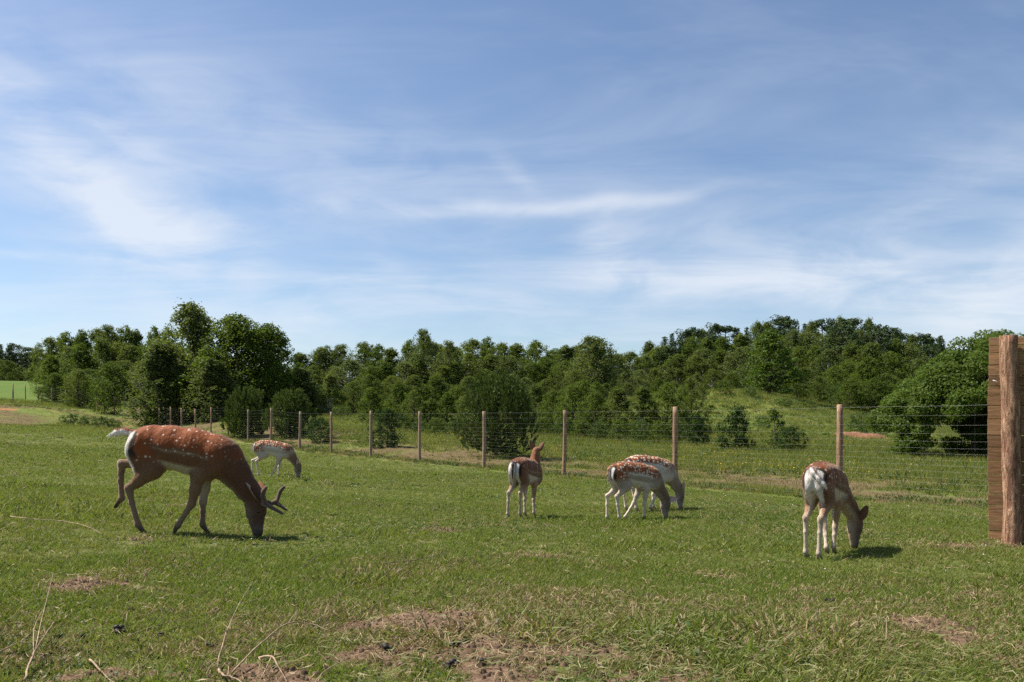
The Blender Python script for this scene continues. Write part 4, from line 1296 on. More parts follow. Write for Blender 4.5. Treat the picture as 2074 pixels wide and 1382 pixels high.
REDDOE = dict(BUCK, rump_wide=0, saddle=(.20, .062, .022), flank=(.19, .10, .052), belly=(.60, .52, .42), leg=(.34, .20, .115), cannon=(.50, .41, .31), neck=(.27, .11, .046), throat=(.45, .33, .22), face=(.26, .14, .08),
              line=.0, belly_h=.35, spot=.7, spot_down=.05, size=.22, ear=(.20, .11, .07))

def hindleg(y, hx, hz=.395, fx=None, sx=-.12, fy=None):
    fx = hx + .08 if fx is None else fx
    fy = y if fy is None else fy
    return [(sx, y * 1.05, .555), (sx * .3 + hx * .7 + .02, y, .455), (hx, y, hz), (hx * .65 + fx * .35 - .01, y * .65 + fy * .35, .27), (fx - .015, fy, .075), (fx + .005, fy, .04), (fx + .04, fy, .010)]
def foreleg(y, kx, fx, kz=.265, fy=None):
    fy = y if fy is None else fy
    return [(.25, y * 1.03, .505), (kx, y * .5 + fy * .5, kz), (fx - .012, fy, .07), (fx + .008, fy, .04), (fx + .034, fy, .010)]
graze_neck = [(.42, 0, .655, .160), (.525, 0, .535, .112), (.625, 0, .405, .086), (.705, 0, .315, .072)]

buck = dict(leg=1.15, trunk=.96, hind=[[(-.13, -.09, .555), (-.26, -.088, .45), (-.335, -.085, .392), (-.315, -.083, .27), (-.262, -.08, .078), (-.238, -.08, .042), (-.203, -.08, .010)],
                  [(-.165, .085, .585), (-.36, .085, .605), (-.475, .083, .597), (-.482, .08, .45), (-.475, .08, .285), (-.498, .08, .255), (-.528, .08, .205)]],
            fore=[[(.255, -.09, .505), (.195, -.085, .265), (.075, -.08, .080), (.055, -.08, .05), (.045, -.08, .012)], foreleg(.085, .225, .235)],
            neck=[(.42, 0, .655, .165), (.535, 0, .525, .120), (.64, 0, .39, .092), (.715, 0, .32, .078)], poll=(.718, 0, .335), face=(.13, 0, -1), crown=(1, 0, .1), head=1.07,
            ears=((-.25, .8, .75), (.2, .6, -.5), (-.28, -.50, .85), (.8, .25, .1)),
            tail=[(-.345, 0, .862, .034), (-.41, 0, .880, .030), (-.47, .0, .870, .030), (-.53, .0, .850, .012)], tail_top=(.45, 0, .9),
            antlers=[[([(.770, .03, .290), (.828, .05, .272), (.866, .08, .288), (.872, .11, .33), (.885, .12, .368), (.918, .11, .402)], (.022, .021, .020, .019, .019, .015)),
                      ([(.850, .07, .278), (.905, .075, .250), (.950, .07, .222)], (.018, .016, .011))],
                     [([(.770, -.03, .290), (.800, -.05, .276), (.814, -.085, .302), (.802, -.11, .345), (.808, -.12, .385), (.828, -.11, .414)], (.022, .021, .021, .020, .020, .016)),
                      ([(.805, -.06, .282), (.865, -.075, .252), (.955, -.07, .205)], (.019, .017, .012))]])
make_deer(350, 7.1, 0, 1.0, buck, 'antlered brown fallow buck grazing at left with one hind leg lifted', BUCK)

far = dict(trunk=.95, hind=[hindleg(-.08, -.30, .40, -.24), hindleg(.08, -.435, .41, -.435)], fore=[[(.255, -.09, .505), (.17, -.085, .265), (.065, -.08, .080), (.05, -.08, .05), (.04, -.08, .012)], foreleg(.085, .21, .215)],
           neck=graze_neck, poll=(.70, 0, .325), face=(.12, 0, -1), crown=(1, 0, .12), head=1.0, ears=((-.1, .6, .8), (.5, .6, -.3), (-.1, -.5, .85), (.3, -.8, -.2)),
           tail=[(-.36, 0, .86, .022), (-.40, 0, .82, .022), (-.415, 0, .73, .022), (-.418, 0, .62, .010)], tail_top=(-1, 0, .3))
make_deer(546, 17.3, 4, .84, far, 'small spotted deer grazing far off near the fence behind the buck', dict(DOE, line=.22, size=.42, flank=(.46, .40, .32)))

alert = dict(trunk=.95, hind=[hindleg(.08, -.37, .40, -.33, fy=.11), hindleg(-.08, -.30, .40, -.16, fy=-.02)], fore=[foreleg(.075, .235, .24), foreleg(-.075, .235, .25)],
             neck=[(.40, 0, .69, .150), (.455, 0, .82, .098), (.475, -.01, .93, .076), (.49, -.01, 1.0, .066)], poll=(.50, -.012, 1.015), face=(.95, .30, -.22), crown=(.2, 0, 1), head=.96,
             ears=((-.15, .42, .95), (.8, .5, .0), (-.15, -.75, .85), (.8, -.5, .1)), width=.74,
             tail=[(-.36, 0, .865, .022), (-.395, 0, .83, .022), (-.405, 0, .74, .022), (-.40, 0, .60, .010)], tail_top=(-1, 0, .3))
make_deer(1060, 10.8, 66, .845, alert, 'reddish doe standing with raised head, seen from behind', dict(REDDOE, saddle=(.145, .044, .016), flank=(.16, .08, .042), neck=(.21, .088, .038), tail_top=(.03, .022, .02), nape=(-.9, 0, .4)))

pair1 = dict(trunk=.95, hind=[hindleg(-.075, -.30, .40, -.24), hindleg(.08, -.37, .40, -.36)], fore=[foreleg(-.085, .215, .22), foreleg(.085, .13, -.02, .27)],
             neck=graze_neck, poll=(.70, 0, .325), face=(.10, .03, -1), crown=(1, -.25, .12), head=1.0, ears=((.25, .75, .3), (.5, -.2, -.6), (.85, -.42, .05), (-.4, -.9, .1)),
             tail=[(-.36, 0, .86, .022), (-.395, 0, .82, .022), (-.41, -.005, .74, .022), (-.412, -.01, .63, .010)], tail_top=(-1, 0, .3))
make_deer(1276, 10.7, 28, .83, pair1, 'spotted pale deer grazing in front of its partner, pale ear stretched forward', dict(DOE, tail_top=(.40, .18, .07)))
pair2 = dict(pair1, hind=[hindleg(-.075, -.28, .40, -.20), hindleg(.08, -.36, .40, -.30)], fore=[foreleg(-.085, .16, .06, .27), foreleg(.085, .22, .23)],
             ears=((-.2, .55, .8), (.5, .6, -.2), (.05, -.35, .95), (.3, -.8, -.1)), face=(.10, -.02, -1), crown=(1, 0, .12))
make_deer(1306, 12.0, 24, .875, pair2, 'spotted pale deer grazing half hidden behind the front one of the pair', dict(DOE, size=.44, line=.30, flank=(.54, .48, .40), leg=(.56, .48, .38), neck=(.30, .21, .14)))

rear = dict(trunk=.95, hind=[hindleg(.078, -.36, .40, -.32, fy=.085), hindleg(-.075, -.42, .40, -.40, fy=-.055)], fore=[foreleg(.07, .20, .12, fy=.0), foreleg(-.07, .22, .20, fy=-.05)],
            neck=[(.42, 0, .655, .155), (.52, -.06, .545, .112), (.60, -.125, .42, .086), (.64, -.165, .335, .072)], poll=(.645, -.172, .335), face=(.02, -.02, -1), crown=(.75, -.65, .1), head=1.02,
            ears=((-.1, .62, .75), (.6, .4, 0), (-.15, -.55, .85), (.7, -.5, .1)), width=.80,
            tail=[(-.355, .025, .868, .022), (-.395, .0, .835, .017), (-.405, -.05, .785, .016), (-.395, -.095, .735, .017), (-.38, -.12, .69, .009)], tail_top=(.7, -.2, .75))
make_deer(1668, 7.0, 56, .85, rear, 'doe seen from behind with white rump and swinging tail, head down to the right', dict(REDDOE, size=.27, spot=.9, saddle=(.175, .048, .016), flank=(.14, .066, .032), neck=(.16, .075, .036), face=(.16, .09, .055)))

# ------------------------------------------------------------------ grass, flowers, straw
def grass_mat(name, dark, light, yellow, trans=.3, yamt=.35, patch=.35):
    m, t, b = new_mat(name, .55, .2)
    gi = t.n('ShaderNodeNewGeometry'); oi = t.n('ShaderNodeObjectInfo')
    f = t.m('ADD', t.m('MULTIPLY', gi.outputs['Random Per Island'], .55), t.m('MULTIPLY', oi.outputs['Random'], .45))
    c = t.mix(f, dark, light)
    pn = t.noise(gi.outputs['Position'], patch, 4, .6)
    pn2 = t.noise(gi.outputs['Position'], 1.7, 4, .6)
    c = t.mix(t.m('MULTIPLY', t.ramp(t.m('MULTIPLY', t.m('ADD', pn, pn2), .5), .42, .62), yamt), c, yellow)
    painted_glint = t.ramp(t.m('FRACT', t.m('MULTIPLY', gi.outputs['Random Per Island'], 17.3)), .86, .90)  # random blades turned paler: sunlit highlights painted into the blade colour
    c = t.mix(t.m('MULTIPLY', painted_glint, .75), c, (.24, .20, .105))
    t.link(c, b.inputs['Base Color'])
    tr = t.n('ShaderNodeBsdfTranslucent'); t.link(t.mix(1.0, c, (1.25, 1.3, .6), 'MULTIPLY'), tr.inputs[0])
    ms = t.n('ShaderNodeMixShader'); ms.inputs[0].default_value = trans
    t.link(b.outputs[0], ms.inputs[1]); t.link(tr.outputs[0], ms.inputs[2]); t.link(ms.outputs[0], t.t.nodes['Material Output'].inputs[0])
    return m
M_LAWN = grass_mat('paddock_grass_blades', (.062, .100, .014), (.182, .228, .044), (.20, .185, .058), .40, .45)
M_TALL = grass_mat('meadow_grass_blades', (.090, .125, .022), (.180, .205, .046), (.21, .18, .06), .40, .5)
M_DRYG = grass_mat('dry_grass_blades', (.17, .115, .062), (.31, .23, .13), (.24, .19, .09), .2, .3)
M_WEED = grass_mat('weed_leaves', (.030, .062, .014), (.060, .100, .022), (.07, .105, .03), .25, .3)
def flat_mat(name, c, rough=.7):
    m, t, b = new_mat(name, rough, .2); b.inputs['Base Color'].default_value = (*c, 1); return m
M_PETAL = flat_mat('white_petals', (.78, .78, .74)); M_YELLOW = flat_mat('yellow_petals', (.72, .50, .03))

def blades(rs, n, hmin, hmax, w, spread, lean, curl=.5):
    V = []; Q = []
    for q in range(n):
        a = rs.rand() * 6.283; r = spread * math.sqrt(rs.rand())
        b0 = np.array([math.cos(a) * r, math.sin(a) * r, -.004])
        h = hmin + (hmax - hmin) * rs.rand()
        d2 = rs.rand() * 6.283 if rs.rand() < .5 else a
        ln = lean * (.3 + rs.rand())
        d = np.array([math.cos(d2) * ln, math.sin(d2) * ln, 1.0]); d /= np.linalg.norm(d)
        s = np.cross(d, rs.normal(size=3)); s /= np.linalg.norm(s)
        mid = b0 + d * h * .55
        tip = mid + (d + np.array([math.cos(d2), math.sin(d2), -.3]) * curl * rs.rand()) * h * .45
        ww = w * (.7 + .6 * rs.rand())
        i = len(V)
        V += [b0 - s * ww * .5, b0 + s * ww * .5, mid + s * ww * .45, mid - s * ww * .45, tip + s * ww * .06, tip - s * ww * .06]
        Q += [(i, i + 1, i + 2, i + 3), (i + 3, i + 2, i + 4, i + 5)]
    return np.array(V), np.array(Q)
def proto_col(name, protos):
    c = bpy.data.collections.new(name)
    for k, (V, Q, m) in enumerate(protos):
        me = mesh_from(name + '_tuft', V, Q, False); me.materials.append(m)
        o = bpy.data.objects.new('%s_%02d' % (name, k), me)
        c.objects.link(o)
    return c
def scatter(name, label, X, Y, idx, scl, coll, tilt=.12, zs=1.0, cat='grass', lift=0.0):
    rs = np.random.RandomState(len(X) % 9973)
    n = len(X)
    me = bpy.data.meshes.new(name)
    me.vertices.add(n)
    me.vertices.foreach_set('co', np.stack([X, Y, terrain(X, Y) + lift], 1).astype(np.float32).ravel())
    a = me.attributes.new('pick', 'INT', 'POINT'); a.data.foreach_set('value', np.asarray(idx, dtype=np.int32))
    a = me.attributes.new('rot', 'FLOAT_VECTOR', 'POINT'); a.data.foreach_set('vector', np.stack([rs.normal(size=n) * tilt, rs.normal(size=n) * tilt, rs.rand(n) * 6.283], 1).astype(np.float32).ravel())
    a = me.attributes.new('size', 'FLOAT_VECTOR', 'POINT'); a.data.foreach_set('vector', np.stack([scl, scl, scl * zs], 1).astype(np.float32).ravel())
    o = obj(name, me)
    ng = bpy.data.node_groups.new(name, 'GeometryNodeTree')
    ng.interface.new_socket('Geometry', in_out='INPUT', socket_type='NodeSocketGeometry')
    ng.interface.new_socket('Geometry', in_out='OUTPUT', socket_type='NodeSocketGeometry')
    gi = ng.nodes.new('NodeGroupInput'); go = ng.nodes.new('NodeGroupOutput')
    ci_ = ng.nodes.new('GeometryNodeCollectionInfo'); ci_.inputs['Collection'].default_value = coll
    ci_.inputs['Separate Children'].default_value = True; ci_.inputs['Reset Children'].default_value = True
    ip = ng.nodes.new('GeometryNodeInstanceOnPoints'); ip.inputs['Pick Instance'].default_value = True
    def na_(nm, typ):
        q = ng.nodes.new('GeometryNodeInputNamedAttribute'); q.data_type = typ; q.inputs['Name'].default_value = nm
        return q.outputs['Attribute']
    L = ng.links.new
    L(gi.outputs[0], ip.inputs['Points']); L(ci_.outputs[0], ip.inputs['Instance'])
    L(na_('pick', 'INT'), ip.inputs['Instance Index'])
    er = ng.nodes.new('FunctionNodeEulerToRotation'); L(na_('rot', 'FLOAT_VECTOR'), er.inputs[0]); L(er.outputs[0], ip.inputs['Rotation'])
    L(na_('size', 'FLOAT_VECTOR'), ip.inputs['Scale'])
    L(ip.outputs[0], go.inputs[0])
    md = o.modifiers.new('scatter', 'NODES'); md.node_group = ng
    tag(o, label, cat, kind='stuff')
    return o
rs = np.random.RandomState(3)
def sector(r0, r1, n, half=.68):
    r = np.sqrt(r0 * r0 + (r1 * r1 - r0 * r0) * rs.rand(n)); a = (rs.rand(n) * 2 - 1) * half
    return r * np.sin(a), r * np.cos(a), r

lawn = [(*blades(rs, 16, .014, .032, .0034, .05, 1.1), M_LAWN), (*blades(rs, 15, .016, .040, .0034, .055, 1.3), M_LAWN), (*blades(rs, 16, .012, .028, .0033, .055, 1.7), M_LAWN),
        (*blades(rs, 12, .018, .052, .0036, .045, .9), M_LAWN), (*blades(rs, 12, .014, .040, .0038, .06, 2.4), M_DRYG), (*blades(rs, 10, .010, .022, .012, .045, 2.2), M_WEED)]
lawn_c = proto_col('paddock_grass_tufts', lawn)
XS, YS, RS_ = [], [], []
for (r0, r1, dens) in ((2.2, 6.5, 2000), (6.5, 13, 780), (13, 26, 210), (26, 62, 52)):
    n = int(.68 * (r1 * r1 - r0 * r0) * dens)
    x, y, r = sector(r0, r1, n); XS.append(x); YS.append(y); RS_.append(r)
X = np.concatenate(XS); Y = np.concatenate(YS); R_ = np.concatenate(RS_)
dm_ = dirt_mask(X, Y); pm = paddock_mask(X, Y)
clump = fbm(X * 1.3 + 31, Y * 1.3, 3)
fine = fbm(X * 6, Y * 6 + 77, 2)
keep = (rs.rand(len(X)) < np.clip(1.1 - 1.35 * dm_, .03, 1)) & (rs.rand(len(X)) < pm) & (fine + .6 * rs.rand(len(X)) > .42)
X, Y, R_, clump, dm_ = X[keep], Y[keep], R_[keep], clump[keep], dm_[keep]
u = rs.rand(len(X))
dryness = np.clip(smooth(clump, .44, .66) * (.10 + .34 * (1 - smooth(R_, 4.0, 8.0))) + dm_ * .5 + .07 + .12 * (1 - smooth(R_, 3.5, 6.0)), 0, 1)
idx = np.where(u < dryness, 4, np.where(rs.rand(len(X)) < .05 + .4 * smooth(fbm(X * .6 + 200, Y * .6, 3), .54, .68), 5, rs.randint(0, 4, len(X))))
scl = (.60 + .5 * rs.rand(len(X))) * (1 + .034 * np.clip(R_ - 5, 0, 40)) * (.75 + .6 * clump) * (1 + .9 * (smooth(fbm(X * .8 + 90, Y * .8 + 4, 3), .60, .72)) * (rs.rand(len(X)) < .5))
scatter('paddock_grass', 'short grazed green grass covering the paddock', X, Y, idx, scl, lawn_c, .15)

# meadow beyond the fence
tall = [(*blades(rs, 18, .08, .20, .009, .13, .7), M_TALL), (*blades(rs, 18, .06, .16, .009, .14, .9), M_TALL), (*blades(rs, 14, .10, .27, .008, .11, .6), M_TALL), (*blades(rs, 16, .06, .15, .008, .12, .7), M_DRYG),
        (*blades(rs, 16, .08, .18, .030, .14, .9), M_WEED)]
tall_c = proto_col('meadow_grass_tufts', tall)
XS, YS, RS_ = [], [], []
for (r0, r1, dens) in ((13, 32, 34), (32, 65, 14), (65, 125, 4.5)):
    n = int(.68 * (r1 * r1 - r0 * r0) * dens)
    x, y, r = sector(r0, r1, n); XS.append(x); YS.append(y); RS_.append(r)
X = np.concatenate(XS); Y = np.concatenate(YS); R_ = np.concatenate(RS_)
fsd = fence_side(X, Y); pm = paddock_mask(X, Y)
stripd = smooth(fsd, -8.0, -4.5) * (1 - smooth(fsd, .0, .9)) * smooth(fbm(X * .5 + 3, Y * .5, 4), .28, .52)
pxl = 1037 + X / np.maximum(Y, .1) * F
stripd = np.maximum(stripd, (1 - smooth(pxl, 230, 420)) * (1 - smooth(Y, 86, 98)) * smooth(fbm(X * .12 + 3, Y * .12, 4), .25, .5))
sm = soil_mask(X, Y)
keep = (sm < .3) & (rs.rand(len(X)) > pm) & ((fsd < .4) | ((pxl < 330) & (Y > 40))) & (rs.rand(len(X)) > stripd * .45)
X, Y, R_, stripd, fsd = X[keep], Y[keep], R_[keep], stripd[keep], fsd[keep]
idx = np.where(rs.rand(len(X)) < stripd * .75 + .05, 3, np.where(rs.rand(len(X)) < .12, 4, rs.randint(0, 3, len(X))))
scl = (.7 + .6 * rs.rand(len(X))) * (1 + .012 * R_) * (1 - .45 * stripd) * (1 - .25 * (fsd > -3))
scatter('meadow_grass', 'taller yellow-green meadow grass beyond the wire fence', X, Y, idx, scl, tall_c, .1)

# weeds right along the fence line
n = 2600
s = rs.rand(n) * 62 - 14; off = rs.normal(size=n) * .35 - .15
X = _f0.x + FD.x * s + FN.x * off; Y = _f0.y + FD.y * s + FN.y * off
k_ = Y > 8; X, Y = X[k_], Y[k_]
scatter('fence_line_grass', 'uncut grass along the foot of the wire fence', X, Y, rs.choice([0, 1, 3, 3, 4], len(X)), .55 + .4 * rs.rand(len(X)), tall_c, .15)

# small white flowers in the paddock, yellow ones in the meadow
def flower(rs, h, r, m):
    V = [(0, 0, 0), (.002, 0, 0), (.002, 0, h), (0, 0, h)]; Q = [(0, 1, 2, 3)]
    for k in range(4):
        a = k * math.pi / 4; c, s_ = math.cos(a), math.sin(a)
        i = len(V)
        V += [(c * r, s_ * r, h), (-s_ * r * .5, c * r * .5, h + .001 + k * .0006), (-c * r, -s_ * r, h), (s_ * r * .5, -c * r * .5, h + .001 + k * .0006)]
        Q.append((i, i + 1, i + 2, i + 3))
    return np.array(V), np.array(Q), m
daisy_c = proto_col('white_flowers', [flower(rs, .055, .012, M_PETAL), flower(rs, .045, .010, M_PETAL)])
butter_c = proto_col('yellow_flowers', [flower(rs, .34, .022, M_YELLOW), flower(rs, .28, .018, M_YELLOW)])
x, y, r = sector(6.5, 30, 2800)
cl = fbm(x * .35 + 60, y * .35, 3)
kp = (paddock_mask(x, y) > .8) & (rs.rand(len(x)) < smooth(cl, .42, .70) * .8)
x, y, r = x[kp], y[kp], r[kp]
scatter('white_flowers', 'tiny white flowers dotted over the paddock grass', x, y, rs.randint(0, 2, len(x)), .40 + .02 * r, daisy_c, .25, cat='flowers')
x, y, r = sector(22, 60, 16000)
cl = fbm(x * .22 + 5, y * .22 + 8, 3)
kp = (fence_side(x, y) < -5) & (rs.rand(len(x)) < smooth(cl, .45, .66) * .8)
x, y, r = x[kp], y[kp], r[kp]
scatter('yellow_flowers', 'small yellow flowers in the meadow beyond the fence', x, y, rs.randint(0, 2, len(x)), .8 + .5 * rs.rand(len(x)), butter_c, .15, cat='flowers')

# lying straw and cut grass: thin strands in one mesh each
def strands(n, area, lmin, lmax, w, seed, dirx=0.0, spread=3.14):
    q = np.random.RandomState(seed); V = []; Q = []
    cx, cy = area(q, n)
    L_ = lmin + (lmax - lmin) * q.rand(n) ** 1.6; a = dirx + (q.rand(n) * 2 - 1) * spread; bend = q.normal(size=n) * .45
    P = []
    for s in (-.5, -.17, .17, .5):
        aa = a + bend * s
        P.append((cx + np.cos(aa) * L_ * s, cy + np.sin(aa) * L_ * s))
    up = [.004 + .030 * q.rand(n), .014 + .03 * q.rand(n), .014 + .03 * q.rand(n), .004 + .04 * q.rand(n)]
    rows = []
    for (px_, py_), uz, ww in zip(P, up, (.7, 1, 1, .4)):
        z = terrain(px_, py_) + uz
        nx, ny = -np.sin(a) * w * ww * .5, np.cos(a) * w * ww * .5
        tl = q.normal(size=n) * w * .4
        rows.append(np.stack([px_ - nx, py_ - ny, z - tl], 1)); rows.append(np.stack([px_ + nx, py_ + ny, z + tl], 1))
    V = np.stack(rows, 1).reshape(-1, 3)
    b0 = np.arange(n)[:, None] * 8
    Q = np.concatenate([b0 + np.array([[2 * k, 2 * k + 1, 2 * k + 3, 2 * k + 2]]) for k in range(3)], 0)
    return V, Q
def near_area(q, n):
    xs, ys = [], []
    while len(xs) < n:
        r = math.sqrt(6.2 + (110 - 6.2) * q.rand() ** 1.3); a = (q.rand() * 2 - 1) * .68
        x_, y_ = r * math.sin(a), r * math.cos(a)
        if q.rand() < .35 + .9 * float(fbm(np.array([x_ * .9 + 13]), np.array([y_ * .9]), 3)[0] > .52): xs.append(x_); ys.append(y_)
    return np.array(xs), np.array(ys)
def dirt_area(q, n):
    k = q.choice(len(_dirt), n, p=np.array([d[2] * d[3] * d[4] for d in _dirt]) / sum(d[2] * d[3] * d[4] for d in _dirt))
    D_ = np.array(_dirt)[k]
    return D_[:, 0] + q.normal(size=n) * D_[:, 2] * .75, D_[:, 1] + q.normal(size=n) * D_[:, 3] * .75
def hay_area(q, n):
    return .95 + q.normal(size=n) * .75, 3.55 + q.normal(size=n) * .42
M_STRAW = grass_mat('straw', (.20, .135, .075), (.40, .30, .18), (.28, .20, .115), .15, .4, .8)
M_HAY = grass_mat('cut_green_grass', (.085, .115, .030), (.19, .205, .070), (.21, .19, .08), .2, .4, .8)
for (nm, lab, args, m) in (('straw_litter', 'scattered dry straw stalks lying in the grass', (2600, near_area, .03, .13, .0024, 1), M_STRAW),
                           ('straw_on_soil', 'pale dry stems strewn over the bare patches', (1300, dirt_area, .02, .10, .0024, 2), M_STRAW),
                           ('cut_grass', 'limp cut grass strands lying flat in the right foreground', (1700, hay_area, .05, .20, .0030, 3, -.15, .8), M_HAY)):
    V, Q = strands(*args)
    me = mesh_from(nm, V, Q, False)
    o = obj(nm, me, m); tag(o, lab, 'straw', kind='stuff')
# crumbs of soil on the bare patches
q = np.random.RandomState(8); x, y = dirt_area(q, 1800)
mb = MB(); oct_v = np.array([(1, 0, 0), (0, 1, 0), (-1, 0, 0), (0, -1, 0)])
for a_, b_ in zip(x, y):
    r0 = .006 + .014 * q.rand() ** 2; c = np.array([a_, b_, tz(a_, b_)])
    ring0 = oct_v * r0 * (.8 + .4 * q.rand(4, 1)); ring1 = ring0 * .6 + np.array([0, 0, r0 * .8])
    mb.add(np.concatenate([ring0 + c - np.array([0, 0, .004]), ring1 + c]), [(0, 1, 5, 4), (1, 2, 6, 5), (2, 3, 7, 6), (3, 0, 4, 7), (4, 5, 6, 7)])
M_CLOD = bark_mat('soil_crumbs', (.045, .030, .020), (.15, .10, .065), 40)
o = obj('soil_crumbs', mb.mesh('soil_crumbs', True), M_CLOD); tag(o, 'crumbs of soil on the bare patches', 'soil', kind='stuff')

# ------------------------------------------------------------------ dry branches and dung
M_TWIG = bark_mat('dry_twig', (.16, .105, .065), (.40, .30, .205), 30)
M_TWIGD = bark_mat('dark_twig', (.07, .05, .035), (.20, .15, .105), 30)
def gray(px, py):
    d = pix_dir(px, py); zg = 0.0
    for _ in range(5):
        t = (EYE - zg) / -d.z; p = d * t; zg = tz(p.x, p.y)
    return Vector((p.x, p.y, zg))
def lay(pts, lifts):
    """pixel path, each with its height above the ground"""
    out = []
    for (px, py), lf in zip(pts, lifts):
        d = pix_dir(px, py); zg = 0.0
        for _ in range(5):
            t = (EYE - zg - lf) / -d.z; p = d * t; zg = tz(p.x, p.y)
        out.append(Vector((p.x, p.y, zg + lf)))
    return out
def smooth_path(P, n=4):
    out = []
    for i in range(len(P) - 1):
        p0, p1, p2, p3 = P[max(i - 1, 0)], P[i], P[i + 1], P[min(i + 2, len(P) - 1)]
        for k in range(n):
            t = k / n
            out.append(.5 * ((2 * p1) + (-p0 + p2) * t + (2 * p0 - 5 * p1 + 4 * p2 - p3) * t * t + (-p0 + 3 * p1 - 3 * p2 + p3) * t ** 3))
    out.append(P[-1])
    return out
def branch(label, main, forks, r=.006, mat=None, group=None):
    r = r * .82
    P = smooth_path(lay(*main)); o_ = P[0].copy()
    root = empty('dry_branch', o_); tag(root, label, 'branch', group)
    mb = MB(); n = len(P)
    mb.tube([p - o_ + Vector((random.gauss(0, r * .3), random.gauss(0, r * .3), random.gauss(0, r * .2))) for p in P], [r * (1 - .72 * i / n) * random.uniform(.88, 1.12) for i in range(n)], 7)
    obj('stem', mb.mesh('stem'), mat or M_TWIG, root)
    for fk in forks:
        Pf = smooth_path(lay(*fk)); mb = MB(); n = len(Pf)
        j = min(range(len(P)), key=lambda i_: (P[i_] - Pf[0]).length)
        Pf[0] = P[j]
        mb.tube([p - o_ for p in Pf], [r * .55 * (1 - .7 * i / n) for i in range(n)], 6)
        obj('twig', mb.mesh('twig'), mat or M_TWIG, root)
branch('upright forked dry branch leaning in the left foreground', ([(440, 1352), (452, 1300), (466, 1262), (490, 1214), (513, 1178)], (.02, .05, .08, .11, .13)),
       [([(466, 1262), (490, 1248), (522, 1238)], (.08, .09, .10)), ([(484, 1225), (520, 1214), (548, 1212)], (.10, .10, .09)), ([(462, 1272), (452, 1264)], (.08, .09))], .0042)
branch('long curved dry branch arching right in the left foreground', ([(470, 1364), (512, 1318), (545, 1290), (584, 1262), (632, 1264), (668, 1278), (690, 1272)], (.02, .05, .07, .09, .07, .05, .04)),
       [([(584, 1262), (600, 1240)], (.09, .10)), ([(545, 1290), (566, 1280), (590, 1274)], (.07, .07, .06)), ([(632, 1264), (655, 1245)], (.07, .08))], .0045)
branch('thick stick with twigs at the bottom left corner', ([(50, 1378), (62, 1340), (72, 1316), (92, 1285), (110, 1260)], (.02, .04, .06, .09, .11)),
       [([(72, 1316), (82, 1265), (92, 1225), (108, 1160)], (.06, .09, .11, .15)), ([(68, 1318), (70, 1270), (90, 1230)], (.06, .08, .1))], .0062)
branch('pale stick entering at the left edge', ([(-20, 1328), (20, 1310), (40, 1300), (62, 1284)], (.03, .04, .04, .05)), [([(40, 1300), (58, 1302)], (.04, .04))], .0042)
branch('short thick stick lying at the bottom left', ([(182, 1336), (205, 1360), (236, 1388)], (.03, .02, .015)), [], .0052)
branch('bent root-like stick at the bottom centre left', ([(524, 1332), (550, 1330), (562, 1348), (584, 1384)], (.03, .05, .04, .015)), [([(550, 1330), (536, 1360), (520, 1390)], (.05, .03, .01)), ([(524, 1332), (528, 1338)], (.03, .03))], .0065)
branch('tangled stub of root beside the curved branch', ([(443, 1356), (452, 1368), (470, 1372), (492, 1384)], (.02, .025, .02, .01)), [([(462, 1370), (463, 1350)], (.02, .04))], .0065)
branch('thin straight straw-coloured stick in the left foreground', ([(258, 1290), (300, 1272), (362, 1256)], (.015, .02, .02)), [], .003)
branch('pale thin branch lying across the grass left of the buck', ([(20, 1046), (70, 1052), (130, 1056), (180, 1068), (206, 1082)], (.03, .05, .04, .05, .03)), [([(70, 1052), (52, 1049)], (.05, .06))], .006)
branch('dark thin stick in the grass below the buck', ([(616, 1146), (636, 1132), (664, 1118)], (.015, .03, .05)), [], .005, M_TWIGD)
branch('dark forked branch lying in the grass at the centre', ([(752, 1148), (790, 1140), (830, 1136), (872, 1128), (905, 1120)], (.015, .03, .04, .05, .06)), [([(790, 1140), (776, 1150)], (.03, .03)), ([(830, 1136), (780, 1128), (740, 1130)], (.04, .05, .04)), ([(872, 1128), (885, 1134)], (.05, .04))], .005, M_TWIGD)
branch('thin twig lying right of the dirt patch', ([(1168, 1276), (1220, 1262), (1300, 1268), (1350, 1270)], (.02, .025, .02, .015)), [], .0028)
branch('pale straight stalk lying at the right foreground', ([(1270, 1290), (1310, 1306), (1372, 1328)], (.02, .02, .02)), [], .0028)
branch('dry stalk standing upright in the right foreground grass', ([(1795, 1306), (1795, 1280), (1796, 1252)], (.01, .05, .10)), [], .003)
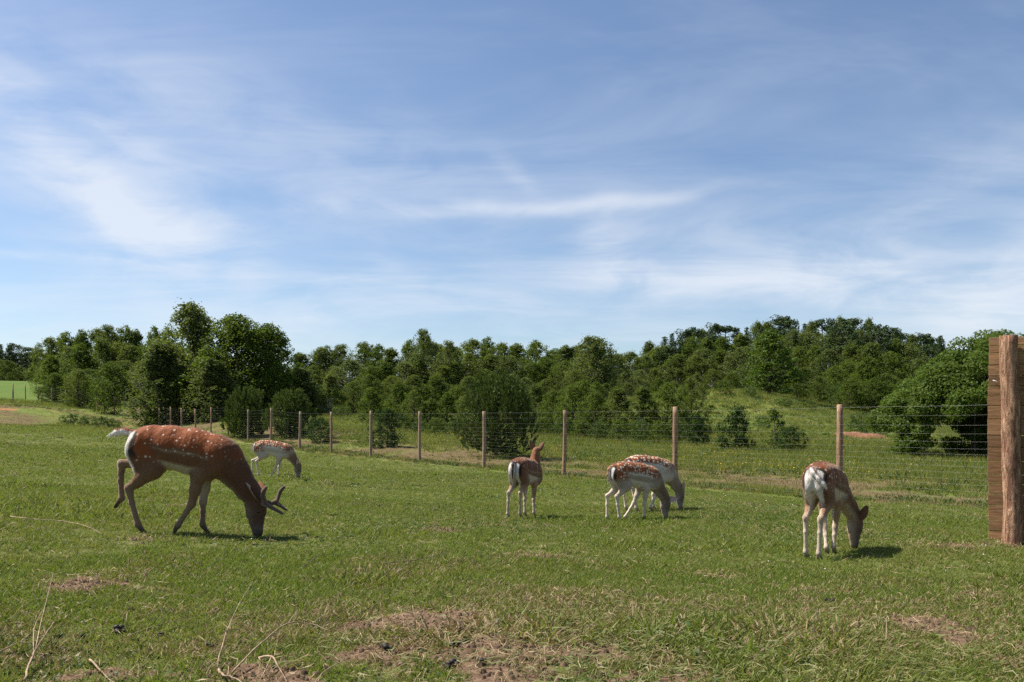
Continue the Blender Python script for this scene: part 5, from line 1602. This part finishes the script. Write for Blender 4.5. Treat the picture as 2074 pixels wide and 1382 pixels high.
branch('dark twig lying on the left foreground soil', ([(636, 1384), (660, 1358), (700, 1336)], (.01, .03, .03)), [], .0035)

M_DUNG, t, b = new_mat('dark_dung', .6, .3)
tcn = t.n('ShaderNodeTexCoord'); n1 = t.noise(tcn.outputs['Object'], 60, 4)
t.link(t.mix(n1, (.010, .009, .008), (.035, .028, .022)), b.inputs['Base Color'])
DUNG = [(240, 1282, 30, 'left of the long straw-coloured stick'), (430, 1312, 22, 'beside the upright forked branch'), (268, 1238, 16, 'high in the left foreground'), (330, 1240, 18, 'next to the small brown patch at left'),
        (324, 1290, 16, 'left of the forked branch foot'), (1684, 1222, 20, 'in the grass below the rear-facing doe'), (786, 1322, 34, 'on the soil at the bottom centre'), (916, 1350, 34, 'largest at the bottom centre'), (975, 1346, 28, 'right of the largest at the bottom centre'),
        (920, 1310, 20, 'on the upper edge of the large soil patch'), (1262, 1202, 14, 'in the mid grass right of centre'), (1318, 1212, 16, 'furthest right of the mid grass'), (900, 1210, 14, 'in the mid grass at the centre'), (165, 1292, 18, 'near the bottom left stick')]
for k, (px, py, w, where) in enumerate(DUNG):
    c = gray(px, py); q = np.random.RandomState(200 + k); wid = w / F * c.y
    mb = MB()
    for e in range(9):
        rr = wid * .14 * (.8 + .5 * q.rand()); ctr = np.array([q.normal() * wid * .24, q.normal() * wid * .22, rr * .8 + (e % 3) * rr * .7])
        Vs = []
        for j in range(5):
            th = math.pi * j / 4
            for i_ in range(6):
                ph = 6.2832 * i_ / 6
                Vs.append(ctr + rr * np.array([math.sin(th) * math.cos(ph) * 1.3, math.sin(th) * math.sin(ph), math.cos(th)]) * (1 + .12 * q.normal()))
        Qs = [(j * 6 + i_, (j + 1) * 6 + i_, (j + 1) * 6 + (i_ + 1) % 6, j * 6 + (i_ + 1) % 6) for j in range(4) for i_ in range(6)]
        mb.add(np.array(Vs), Qs)
    o = obj('dung_heap', mb.mesh('dung_heap'), M_DUNG); o.location = c
    tag(o, 'small dark heap of droppings ' + where, 'droppings', 'heaps of droppings in the grass')
